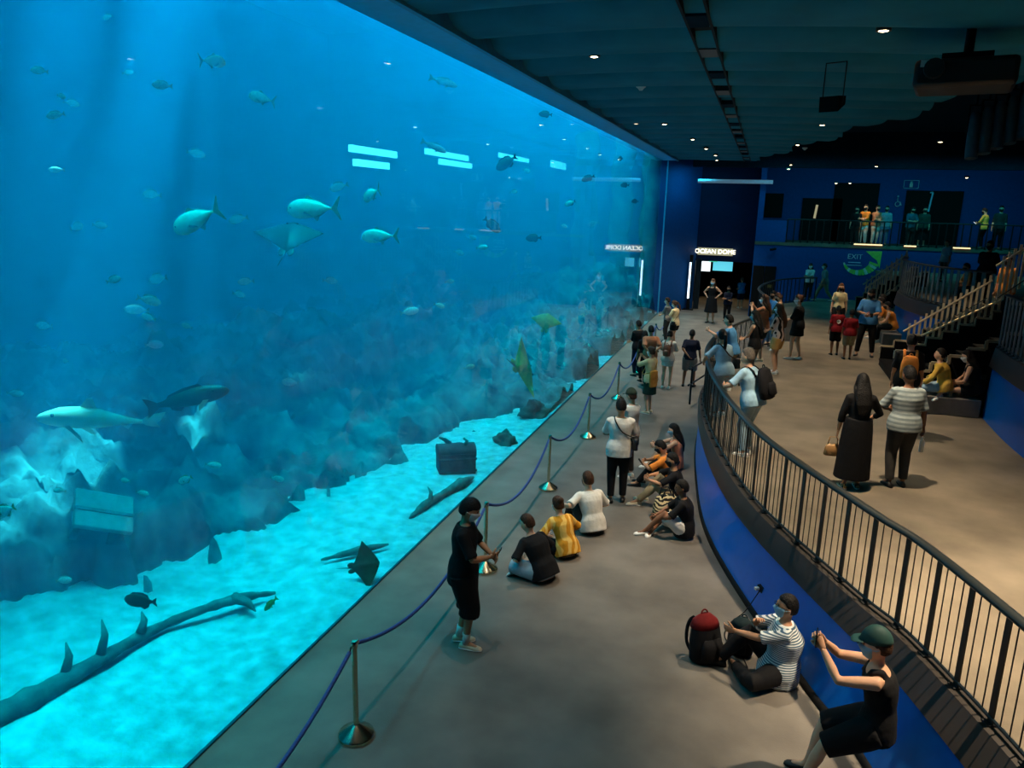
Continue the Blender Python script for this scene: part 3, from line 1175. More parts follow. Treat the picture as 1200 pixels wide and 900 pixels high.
t = thing('sunken_crate', 'dark encrusted sunken crate with a broken lid on the pale sand near the glass', 'crate', (-.68, 12.35, sand_z(-.68, 12.35) - .02), .55)
M_crate = mat('encrusted timber', (40, 66, 72), rough=.95, var=.45, scale=7, bump=.8, bscale=12, spec=.1)
m = MB()
m.box((0, 0, .2), (.66, .44, .4))
m.box((0, -.22, .3), (.7, .04, .05))
m.box((0, -.22, .08), (.7, .04, .05))
obj('crate_body', m, M_crate, t, 30, bevel=.03)
m = MB()
secs = [(V((-.34 + .68 * k / 8, 0, .4)), V((0, 1, 0)), V((0, 0, 1)), .21, .13 + .03 * noise.noise((k * .9, 3, 0))) for k in range(9)]
m.loft(secs, 14)
obj('lid', m, M_crate, t, 60)
m = MB()
m.tube([(-.1, .1, .5), (-.2, .05, .6), (-.3, .06, .64)], [.05, .035, .015], 8)
m.tube([(.15, -.05, .48), (.2, 0, .57), (.14, .02, .62)], [.05, .03, .02], 8)
obj('coral_growth', m, M_rocks[1], t, 180)

q = onx(110, 596, -3.1)
t = thing('wreck_panel', 'pale slanted rectangular wreck panel leaning among the dark rocks', 'wreck panel', (q.x, q.y, q.z - .30), 1.05, None, .72)
t.rotation_euler = (0, .42, 1.05)
m = MB()
m.box((0, 0, .35), (.95, .7, .12), Matrix.Rotation(.75, 3, 'X'))
obj('panel', m, mat('pale wreck panel', (130, 150, 150), rough=.8, var=.15), t, 30, bevel=.02)
m = MB()
m.box((0, -.02, .33), (.95, .06, .16), Matrix.Rotation(.75, 3, 'X'))
m.box((.3, .1, .05), (.12, .12, .5))
m.box((-.3, .1, .05), (.12, .12, .5))
obj('panel_rib', m, M_wood, t, 30)

# pale pillars of the artificial reef at the far end of the tank
M_pil = mat('pale reef pillar', (120, 150, 130), rough=.9, var=.35, scale=2, bump=.6, bscale=5, spec=.1)
for i, (x, y, r) in enumerate([(-.8, 36.7, .42), (-2.2, 36.9, .5), (-3.9, 36.7, .55)]):
    m = MB()
    pts = [(0.12 * sin(k * 1.9 + i), .1 * cos(k * 2.3), k * .75) for k in range(12)]
    m.tube(pts, [r * (1 + .25 * noise.noise((k * .7, i * 5, 0))) for k in range(12)], 18)
    o = obj('rock_spire', m, M_pil, None, 180, loc=(x, y, -.3))
    tag(o, 'tall pale rock pillar at the far end of the tank, %s from the glass' % NTH[i], 'rock pillar', 'reef pillars at the far end of the tank')

# lit slots near the water surface
M_slot = mat('lit surface opening', (120, 240, 255), emit=(70, 215, 255), estr=3.2)
for i, (x0, x1, y0, y1, tilt) in enumerate([(410, 464, 173, 182, 0), (415, 455, 191, 194, 0), (499, 548, 179, 184, 0), (515, 552, 190, 194, 0), (585, 619, 182, 188, 0), (646, 664, 187, 200, 0)]):
    X = -5.2
    a0, a1 = onx(x0, y0, X), onx(x1, y1, X)
    m = MB()
    m.box((0, 0, 0), (.08, abs(a1.y - a0.y), max(.16, abs(a0.z - a1.z) * .9)))
    o = obj('tank_lamp', m, M_slot, None, 30, loc=(X, (a0.y + a1.y) / 2, (a0.z + a1.z) / 2))
    tag(o, ['upper of the first pair of bright turquoise lit slots high in the water', 'lower of the first pair of bright turquoise lit slots high in the water', 'upper of the second pair of bright turquoise lit slots, behind the thin fish',
            'lower of the second pair of bright turquoise lit slots, behind the thin fish', 'bright turquoise lit slot behind the dark fish with raised tail', 'short tall turquoise lit patch farthest along the row of lit slots'][i], 'tank light', None)


# ================================================================== fish
def fishmat(name, rgb, **k):
    return mat('fish ' + name, rgb, rough=k.pop('rough', .45), var=k.pop('var', .25), scale=k.pop('scale', 9), spec=.4, **k)


M_silver = fishmat('silver', (176, 200, 178), var=.12)
M_silverfin = fishmat('silver fin', (120, 150, 140))
M_darkf = fishmat('dark olive', (40, 52, 40))
M_darkfin = fishmat('dark fin', (24, 32, 30))
M_grouper = fishmat('olive grouper', (30, 42, 24), scale=14, var=.4)
M_pale = fishmat('pale', (170, 190, 180))
M_yel = fishmat('yellow green', (120, 128, 40))
M_eye = mat('dark eye', (8, 8, 8), rough=.2)
M_skinray = fishmat('ray brown', (24, 32, 18), var=.2)
M_belly = fishmat('pale belly', (200, 215, 200))


def fin_mesh(poly, th=.012):
    """poly in the x-z plane, thin lens thickness"""
    m = MB()
    n = len(poly)
    c = V((sum(p[0] for p in poly) / n, 0, sum(p[1] for p in poly) / n))
    vs = [V((x, 0, z)) for x, z in poly] + [c + V((0, th, 0)), c - V((0, th, 0))]
    fs = [(i, (i + 1) % n, n) for i in range(n)] + [((i + 1) % n, i, n + 1) for i in range(n)]
    return m.add(vs, fs)


def fish_body(prof, wid, n=16):
    """prof: (x, z_low, z_high) for a fish of unit length, nose at +x"""
    m = MB()
    secs = []
    for x, lo, hi in prof:
        h = (hi - lo) / 2
        secs.append((V((x, 0, (hi + lo) / 2)), V((0, 1, 0)), V((0, 0, 1)), max(.004, h * wid * (1.0 if x > -.3 else .75)), max(.004, h)))
    m.loft(secs, n)
    return m


TREV = dict(prof=[(.5, -.02, .0), (.485, -.06, .05), (.45, -.10, .10), (.38, -.145, .155), (.27, -.175, .19), (.12, -.18, .2), (-.02, -.16, .18), (-.16, -.11, .13), (-.28, -.055, .07), (-.36, -.024, .032), (-.41, -.02, .024)], wid=.42,
            tail=[(-.39, 0.0), (-.44, .05), (-.57, .22), (-.6, .23), (-.53, .09), (-.5, .0), (-.53, -.09), (-.6, -.23), (-.57, -.22), (-.44, -.05)],
            dors=[(.14, .19), (.08, .25), (.03, .25), (-.02, .2), (-.2, .14), (-.34, .045), (-.3, .05), (-.1, .15)],
            anal=[(-.02, -.15), (-.09, -.23), (-.12, -.22), (-.14, -.16), (-.33, -.04), (-.25, -.06), (-.1, -.13)],
            pect=[(.2, -.05), (.17, -.02), (-.04, -.12), (-.08, -.16), (.04, -.13)])
OVAL = dict(prof=[(.5, -.02, .01), (.47, -.08, .07), (.4, -.15, .14), (.27, -.205, .2), (.1, -.22, .22), (-.08, -.2, .2), (-.22, -.13, .14), (-.33, -.06, .065), (-.4, -.04, .045)], wid=.34,
            tail=[(-.38, .04), (-.5, .13), (-.54, .14), (-.5, .0), (-.54, -.14), (-.5, -.13), (-.38, -.04)],
            dors=[(.3, .19), (.2, .26), (-.1, .27), (-.26, .2), (-.3, .09), (-.1, .19), (.1, .21)],
            anal=[(.0, -.2), (-.12, -.27), (-.26, -.19), (-.3, -.08), (-.1, -.18)],
            pect=[(.2, -.04), (.16, .02), (.03, -.04), (.02, -.1), (.1, -.1)])
LONG = dict(prof=[(.5, -.02, .0), (.47, -.05, .045), (.4, -.08, .085), (.28, -.105, .12), (.12, -.11, .13), (-.06, -.1, .115), (-.2, -.07, .08), (-.32, -.04, .045), (-.4, -.03, .035)], wid=.62,
            tail=[(-.38, .03), (-.48, .1), (-.55, .13), (-.51, .0), (-.55, -.14), (-.48, -.1), (-.38, -.03)],
            dors=[(.2, .12), (.15, .165), (-.05, .15), (-.24, .1), (-.28, .05), (-.05, .1)],
            anal=[(-.08, -.09), (-.14, -.14), (-.24, -.1), (-.26, -.05)],
            pect=[(.24, -.05), (.2, -.02), (.1, -.1), (.08, -.17), (.16, -.13)])
SHARK = dict(prof=[(.5, -.015, .0), (.47, -.04, .03), (.4, -.06, .06), (.28, -.075, .1), (.12, -.08, .115), (-.06, -.07, .1), (-.2, -.045, .065), (-.34, -.02, .035), (-.45, -.012, .02)], wid=.85,
             tail=[(-.42, .01), (-.52, .07), (-.66, .1), (-.62, .03), (-.56, -.01), (-.6, -.04), (-.48, -.03)],
             dors=[(.1, .11), (.03, .19), (-.02, .2), (-.05, .1)], anal=[(-.26, -.035), (-.32, -.075), (-.34, -.03)],
             pect=[(.24, -.04), (.18, -.03), (.06, -.12), (.04, -.18), (.14, -.11)])


def fish(name, label, kind, size, loc, head, m_body, m_fin, pitch=0., roll=0., group=None, cat='fish', parts=True, belly=None):
    """head: heading in world (degrees, 0 = +x), size in metres"""
    t = thing(name, label, cat, loc, 0, group, size)
    t.rotation_euler = (roll, -pitch, radians(head))
    b = fish_body(kind['prof'], kind['wid'])
    obj('body', b, m_body, t, 180)
    obj('tail_fin', fin_mesh(kind['tail']), m_fin, t, 60)
    obj('dorsal_fin', fin_mesh(kind['dors']), m_fin, t, 60)
    obj('anal_fin', fin_mesh(kind['anal']), m_fin, t, 60)
    for s in (-1, 1):
        pf = fin_mesh(kind['pect'], .008)
        pf.v = [(x, s * (abs(y) + .055 + max(0, .2 - x) * .25), z) if True else 0 for x, y, z in pf.v]
        obj('pectoral_fin', pf, m_fin if not belly else belly, t, 60)
        e = MB()
        pr = kind['prof'][3]
        e.ell((pr[0] + .03, s * (pr[2] - pr[1]) / 2 * kind['wid'] * .86, (pr[1] + pr[2]) / 2 + .03), .016, nu=8, nv=6)
        obj('eye', e, M_eye, t, 180)
    return t


def ray(name, label, size, loc, rot, m_, tail=True):
    t = thing(name, label, 'ray', loc, 0, None, size)
    t.rotation_euler = rot
    m = MB()
    top, bot = [], []
    # planform: diamond disc, nose at +x, span along y
    def half(u):
        return .5 * (1 - abs(u)) ** .9
    nu, nv = 26, 18

    def pt(u, v, sgn):
        y = (u * 2 - 1)
        lead = .36 * (1 - abs(y) ** 1.25) - .03
        trail = -.40 * (1 - abs(y) ** .75) - .03
        x = trail + (lead - trail) * v
        th = .085 * (1 - abs(y) ** .7) * sin(pi * v) ** .7
        return V((x, y * .62, sgn * th + .10 * abs(y) ** 1.6))
    m.grid(lambda u, v: pt(u, v, 1), nu, nv)
    m.grid(lambda u, v: pt(1 - u, v, -.7), nu, nv)
    obj('disc', m, m_, t, 180)
    m = MB()
    m.tube([(-.36, 0, 0), (-.5, .02, .02), (-.78, .06, .05)], [.025, .012, .004], 8)
    obj('tail', m, M_darkfin, t, 180)
    for s in (-1, 1):
        m = MB()
        m.ell((-.4, s * .08, -.0), (.1, .06, .012), nu=10, nv=6)
        obj('pelvic_fin', m, m_, t, 180)
        m = MB()
        m.ell((.26, s * .09, .035), .018, nu=8, nv=6)
        obj('eye', m, M_eye, t, 180)
    return t


RGT = V((.95, .305, 0))   # picture-right at eye height, in the world
HR = 17.8                 # its heading in degrees


def fsh(name, label, kind, px, py, X, length_px, right, mb, mf, yaw=0, pitch=0, **k):
    q = onx(px, py, X)
    L = length_px / ppm(q) / 1.1
    h = HR + yaw if right else HR + 180 - yaw
    return fish(name, label, kind, L, q, h, mb, mf, radians(pitch), **k)


fsh('trevally', 'big silver trevally swimming down over the light beam, its forked tail raised', TREV, 229, 258, -1.7, 70, False, M_silver, M_silverfin, 12, -24)
fsh('trevally', 'big silver trevally swimming directly above the brown diamond ray', TREV, 365, 245, -1.7, 66, False, M_silver, M_silverfin, 8, -3)
fsh('trevally', 'deep-bodied silver trevally level with the brown ray, lower of the two on that side', TREV, 444, 277, -1.7, 46, False, M_silver, M_silverfin, 8, -3)
fsh('trevally', 'small silver trevally seen three-quarter on, below the first lit slots', TREV, 435, 228, -1.7, 40, False, M_silver, M_silverfin, 50, -18)
fsh('trevally', 'silver fish turned towards the viewer in the bright beam near the water surface', TREV, 250, 72, -3.4, 40, True, M_silver, M_silverfin, 62, 6)
fsh('trevally', 'pale silver fish nose up beside the bright beam under the first surface fish', TREV, 306, 115, -3.2, 36, False, M_silver, M_silverfin, 14, 14)
fsh('queenfish', 'slim pale silver fish heading down near the top of the glass, apart from all others', LONG, 520, 96, -2.4, 36, True, M_pale, M_silverfin, 10, -14)
fsh('queenfish', 'slim pale fish crossing in front of the second pair of lit slots', LONG, 509, 172, -2.6, 34, True, M_pale, M_silverfin, 14, -22)
fsh('grouper', 'large olive grouper with a dark tail swimming up over the reef', LONG, 222, 467, -2.0, 100, True, M_grouper, M_darkfin, 14, 12, belly=M_silver)
fsh('shark', 'large pale shark faint in the hazy water behind the olive grouper', SHARK, 108, 492, -3.9, 150, False, M_silver, M_pale, 4, 0, cat='shark')
fsh('surgeonfish', 'dark oval fish swimming low over the rocks above the log', OVAL, 164, 704, -1.2, 44, False, M_darkf, M_darkfin, 8, 0)
fsh('sweetlips', 'yellow-green fish diving over the bright sand', LONG, 317, 708, -.8, 30, False, M_yel, M_yel, 20, -48)
fsh('damselfish', 'small dark fish over the bright sand under the log', OVAL, 198, 829, -.8, 27, False, M_darkf, M_darkfin, 10, -4)
fsh('damselfish', 'small dark fish tilted nose up at the very edge of the sand by the glass', OVAL, 247, 860, -.35, 18, True, M_darkf, M_darkfin, 15, 40)
fsh('snapper', 'dark olive fish with raised tail in front of the third lit slot', OVAL, 593, 191, -1.6, 30, False, M_darkf, M_darkfin, 12, -32)
fsh('snapper', 'dark rounded fish just under the header of the glass', OVAL, 639, 134, -1.2, 17, False, M_darkf, M_darkfin, 10, 4)
fsh('snapper', 'dark fish beyond the last lit patch', OVAL, 689, 209, -1.0, 17, False, M_darkf, M_darkfin, 8, -20)
fsh('snapper', 'olive fish with its nose down in mid water right of the four trevally', OVAL, 577, 264, -1.8, 26, True, M_grouper, M_darkfin, 10, -40)
fsh('snapper', 'olive fish facing sideways in mid water below the third lit slot', OVAL, 625, 279, -1.6, 20, False, M_grouper, M_darkfin, 10, -4)
fsh('snapper', 'pale spotted fish hanging below the last lit patch', OVAL, 668, 238, -1.4, 16, False, M_silver, M_darkfin, 35, -20)
fsh('snapper', 'small dark fish high up near the far end of the glass', OVAL, 727, 186, -.7, 13, False, M_darkf, M_darkfin, 70, 0)
fsh('snapper', 'small dark fish halfway up near the far end of the glass', OVAL, 732, 217, -.7, 13, False, M_darkf, M_darkfin, 40, 0)
fsh('snapper', 'small dark fish lowest of the three near the far end of the glass', OVAL, 744, 236, -.6, 12, False, M_darkf, M_darkfin, 50, 0)
fsh('snapper', 'pale silver fish with yellow tail over the rocks beside the wreck panel', OVAL, 217, 562, -2.4, 22, False, M_pale, M_yel, 12, -26)
fsh('snapper', 'pale fish with yellow tail cut by the picture edge beside the wreck panel', OVAL, 4, 599, -2.6, 36, False, M_pale, M_yel, 8, -24)

q = onx(340, 276, -2.25)
ray('ray', 'brown diamond-shaped ray gliding under the second trevally', 66 / ppm(q), q, (radians(0), radians(-42), radians(HR + 90)), M_skinray)
q = onx(430, 662, -.2)
ray('eagle_ray', 'dark small eagle ray gliding just above the bright sand near the glass', 46 / ppm(q), q, (radians(58), radians(-12), radians(HR + 5)), M_darkf)
q = onx(614, 432, -.7)
ray('ray', 'green-tinged ray seen edge on with its wing standing upright near the glass', 62 / ppm(q), q, (radians(66), radians(18), radians(HR + 60)), M_yel)
q = onx(640, 376, -1.0)
ray('ray', 'dim green ray turned flat in mid water beyond the upright green ray', 30 / ppm(q), q, (radians(20), radians(-60), radians(HR + 70)), M_yel)

# small pale fish in the haze
tiny = [(46, 83), (72, 113), (84, 121), (65, 135), (126, 20), (190, 100), (178, 228), (90, 266), (117, 264), (66, 199), (279, 257), (397, 219), (185, 327), (175, 352), (160, 363), (174, 372), (52, 382), (133, 328), (219, 382), (181, 404), (288, 330),
        (280, 345), (387, 329), (77, 423), (18, 461), (70, 575), (325, 561), (167, 578), (147, 563), (75, 680), (410, 382), (480, 365), (527, 330), (515, 358), (553, 278), (565, 290), (617, 200), (538, 296), (560, 394), (602, 225), (661, 265), (695, 262), (550, 430),
        (590, 410), (340, 448), (250, 545), (230, 180), (150, 85)]
pf = None
rnd = random.Random(3)
for i, (px, py) in enumerate(tiny):
    X = -3.0 - rnd.random() * 4.0 if px < 430 else -1.2 - rnd.random() * 2.2
    if py > 520:
        X = -2.6
    q = onx(px, py, X)
    L = (13 + rnd.random() * 10) / ppm(q)
    if px in (185, 160, 175):
        L = 26 / ppm(q)
    if px > 500:
        L *= .65
    if pf is None:
        t = thing('small_fish', '', 'fish', (0, 0, 0))
        obj('body', fish_body(OVAL['prof'], .36, 10), M_pale, t, 180)
        obj('tail_fin', fin_mesh(OVAL['tail']), M_silverfin, t, 60)
        obj('dorsal_fin', fin_mesh(OVAL['dors']), M_silverfin, t, 60)
        pf = t
    else:
        t = copy_tree(pf)
    t.location = q
    t.scale = (L, L, L)
    t.rotation_euler = (0, radians(rnd.uniform(-18, 18)), radians(HR + (0 if rnd.random() < .5 else 180) + rnd.uniform(-40, 40)))
    t['label'] = 'small pale fish drifting in the hazy blue water'
    t['group'] = 'small pale fish in the haze'

# ================================================================== people
SKIN = {k: mat('skin ' + k, c, rough=.55, var=.06, scale=5, spec=.35) for k, c in dict(light=(214, 164, 132), tan=(186, 134, 100), brown=(132, 88, 62), pale=(226, 184, 158)).items()}
HAIR = {k: mat('hair ' + k, c, rough=.6, var=.35, scale=30, bump=.6, bscale=60, spec=.25) for k, c in dict(black=(14, 12, 12), dark=(30, 22, 18), brown=(70, 44, 28), grey=(96, 88, 80), auburn=(92, 58, 34)).items()}
CL = {k: cloth(k, c) for k, c in dict(black=(16, 16, 19), navy=(18, 24, 44), white=(222, 218, 208), cream=(224, 200, 150), lightblue=(150, 186, 206), greyblue=(128, 150, 158), coral=(176, 116, 84), yellow=(222, 176, 74), mustard=(206, 140, 36),
         khaki=(150, 132, 102), grey=(120, 118, 116), darkgrey=(52, 50, 48), olive=(52, 62, 48), red=(124, 16, 24), jeans=(92, 122, 146), palejeans=(150, 176, 190), green=(40, 62, 52), teal=(40, 90, 104), salmon=(222, 140, 106), orange=(220, 132, 50),
         tan=(190, 150, 92), brown=(96, 62, 38), shirtblue=(70, 130, 180), pink=(196, 140, 150), offwhite=(206, 200, 186)).items()}
CL['striped'] = cloth('blue white stripe', (212, 216, 214), stripe=((70, 96, 116), 'Z', 14, .3))
CL['greystripe'] = cloth('grey stripe', (150, 160, 160), stripe=((112, 124, 128), 'Z', 5, .6))
CL['pattern'] = cloth('black white pattern', (20, 18, 20), stripe=((196, 176, 168), 'X', 2.6, 9))
CL['goldpattern'] = cloth('gold pattern', (206, 140, 34), stripe=((236, 190, 96), 'X', 2.2, 10))
CL['camo'] = cloth('mottled black white', (24, 22, 22), stripe=((190, 170, 130), 'Z', 6, 9))
M_mask = mat('face mask white', (226, 230, 230), rough=.8, var=.04)
M_maskb = mat('face mask blue', (130, 176, 200), rough=.8, var=.04)
M_maskk = mat('face mask black', (18, 18, 20), rough=.8, var=.04)
M_lip = mat('lips', (150, 84, 74), rough=.5, var=.05)
M_sole = mat('shoe beige', (206, 190, 160), rough=.6)
SHOE = dict(white=mat('shoe white', (226, 222, 214), rough=.55), beige=M_sole, black=mat('shoe black', (18, 18, 20), rough=.5), brown=mat('shoe brown', (88, 60, 42), rough=.5), leopard=cloth('spotted shoe', (196, 160, 110), stripe=((40, 26, 20), 'X', 16, 12)))
M_phone = mat('phone black', (12, 12, 14), rough=.25)


def ik(a, b, l1, l2, pole):
    a, b, pole = V(a), V(b), V(pole)
    d = b - a
    L = d.length
    mx_ = (l1 + l2) * .995
    if L > mx_:
        b = a + d * (mx_ / L)
        d = b - a
        L = mx_
    L = max(L, abs(l1 - l2) * 1.05 + .01)
    n = d.normalized()
    x = (l1 * l1 - l2 * l2 + L * L) / (2 * L)
    h = sqrt(max(0, l1 * l1 - x * x))
    p = (pole - n * pole.dot(n))
    p = p.normalized() if p.length > 1e-5 else n.orthogonal().normalized()
    return a + n * x + p * h, b


BASE = dict(pel=(0, 0, .943), lean=3, side=0, tw=0, hy=0, hp=6, lh=(-.25, .06, .80), rh=(.25, .06, .80), lf=(-.10, -.02, .085), rf=(.10, .03, .085), lt=8, rt=-8,
            lep=(-.5, -1, -.1), rep=(.5, -1, -.1), lkp=(-.1, 1, 0), rkp=(.1, 1, 0), curl=.5, ltv=None, rtv=None)


def POSE(base=None, **k):
    d = dict(base or BASE)
    d.update(k)
    return d


STAND = POSE()
STANDW = POSE(lf=(-.13, -.05, .085), rf=(.13, .06, .085))
PHONE = POSE(lh=(-.05, .30, 1.10), rh=(.06, .30, 1.12), lep=(-1, -.3, -.6), rep=(1, -.3, -.6), hp=24)
PHOTO = POSE(lh=(-.07, .34, 1.44), rh=(.07, .34, 1.46), lep=(-1, .1, -1), rep=(1, .1, -1), hp=2)
BACKHANDS = POSE(lh=(-.04, -.19, 1.0), rh=(.05, -.17, 1.02), lep=(-1, -.4, 0), rep=(1, -.4, 0))
AKIMBO = POSE(lh=(-.19, .02, 1.03), rh=(.19, .02, 1.03), lep=(-1, -.5, 0), rep=(1, -.5, 0))
FOLDED = POSE(lh=(.10, .24, 1.14), rh=(-.08, .26, 1.08), lep=(-1, -.2, -.5), rep=(1, -.2, -.5))
RAILING = POSE(lean=14, pel=(0, -.03, .935), lh=(-.14, .40, 1.10), rh=(.16, .40, 1.10), lep=(-1, -.2, -.5), rep=(1, -.2, -.5), hp=4)
WALK = POSE(lf=(-.09, -.38, .12), rf=(.09, .34, .09), pel=(0, 0, .88), lh=(-.24, .2, .84), rh=(.24, -.14, .84), lean=6)
CROSS = POSE(pel=(0, 0, .135), lean=16, lh=(-.16, .30, .25), rh=(.16, .32, .25), lf=(.16, .33, .075), rf=(-.14, .42, .075), lkp=(-1, .35, .16), rkp=(1, .35, .16), ltv=(1, .2, -.1), rtv=(-1, .2, -.1), lep=(-1, -.3, -.4), rep=(1, -.3, -.4), hp=6)
LEANBACK = POSE(pel=(0, 0, .135), lean=-8, lh=(-.34, -.24, .06), rh=(.05, .36, .42), lf=(.12, .40, .075), rf=(.12, .46, .085), lkp=(-1, .3, .16), rkp=(.5, .1, 1), ltv=(1, .2, 0), rtv=(.1, 1, 0), lep=(-.6, -1, 0), rep=(1, -.3, -.4))
KNEES = POSE(pel=(0, 0, .135), lean=6, lh=(-.10, .46, .46), rh=(.10, .46, .47), lf=(-.12, .56, .085), rf=(.12, .52, .085), lkp=(-.15, 0, 1), rkp=(.15, 0, 1), lep=(-1, -.2, -.3), rep=(1, -.2, -.3), hp=8)
KNEEFLAT = POSE(KNEES, lf=(-.12, .60, .085), lkp=(-.1, 0, 1), rf=(-.06, .50, .075), rkp=(1, .3, .15), rtv=(-1, .3, .0))
BENCH = POSE(pel=(0, 0, .575), lean=10, lh=(-.08, .34, .66), rh=(.10, .36, .66), lf=(-.11, .45, .085), rf=(.11, .42, .085), lkp=(-.1, .3, 1), rkp=(.1, .3, 1), lep=(-1, -.3, -.3), rep=(1, -.3, -.3), hp=12)
BENCHX = POSE(BENCH, rf=(-.28, .62, .42), rkp=(.2, .4, 1), rtv=(-.6, .6, -.3))


def hand(mb, w, d, nrm, side, curl=.5, k=1.0):
    """palm and five fingers; w wrist, d along the hand, nrm out of the palm, side towards the thumb"""
    w, d = V(w), V(d).normalized()
    side = V(side)
    side = (side - d * side.dot(d)).normalized()
    nrm = d.cross(side) if d.cross(side).dot(V(nrm)) > 0 else -d.cross(side)
    secs = []
    for f, a, b in ((-.015, .024, .02), (.02, .031, .017), (.055, .039, .015), (.088, .041, .0125), (.098, .036, .010)):
        secs.append((w + d * f, side, nrm, a, b))
    mb.loft(secs, 10)
    for j, (off, ln, r) in enumerate(((.031, .070, .0092), (.0105, .079, .0096), (-.0105, .073, .0092), (-.031, .058, .0082))):
        p = w + d * .088 + side * off
        pts, a = [p], .12 + curl * .25
        dirv = d + side * (off * .9)
        for seg in (.46, .3, .26):
            dv = (dirv.normalized() * cos(a) + nrm * sin(a)).normalized()
            p = p + dv * (ln * seg)
            pts.append(p)
            a += curl * .95
        mb.tube(pts, [r, r * .96, r * .88, r * .7], 6)
    p = w + d * .028 + side * .026
    pts = [p]
    a = .75
    for seg, b in ((.036, 0), (.03, curl * .45), (.024, curl * .7)):
        dv = d * cos(a) + side * sin(a) + nrm * (.25 + b)
        p = p + dv.normalized() * seg
        pts.append(p)
        a -= .28
    mb.tube(pts, [.0135, .0115, .0105, .0075], 6)


def sstep(a, b, x):
    t = min(1, max(0, (x - a) / (b - a)))
    return t * t * (3 - 2 * t)


HR_ = (.076, .097, .118)


def head_fn(d):
    x, y, z = d.x, d.y, d.z
    q = V((x * HR_[0], y * HR_[1], z * HR_[2]))
    if z < 0:
        q.x *= 1 - .26 * (-z) ** 1.6
        if y < 0:
            q.y *= 1 - .22 * (-z)
        else:
            q.y *= 1 + .05 * (-z)
    if y > 0:
        q.y += .021 * exp(-((x / .17) ** 2) - ((z + .13) / .17) ** 2)          # nose
        q.y += .006 * exp(-((x / .3) ** 2) - ((z + .42) / .09) ** 2)           # lips
        q.y += .010 * exp(-((x / .3) ** 2) - ((z + .72) / .16) ** 2)           # chin
        q.y -= .008 * (exp(-(((x - .36) / .17) ** 2) - ((z - .10) / .12) ** 2) + exp(-(((x + .36) / .17) ** 2) - ((z - .10) / .12) ** 2))  # eye sockets
        q.y += .005 * exp(-((x / .5) ** 2) - ((z - .26) / .1) ** 2)            # brow
    return q


def shell_fn(inside, outside, m):
    def fn(d):
        f = inside + (outside - inside) * m(d)
        q = head_fn(d) if d.y > 0 else V((d.x * HR_[0], d.y * HR_[1], d.z * HR_[2]))
        return q * f
    return fn


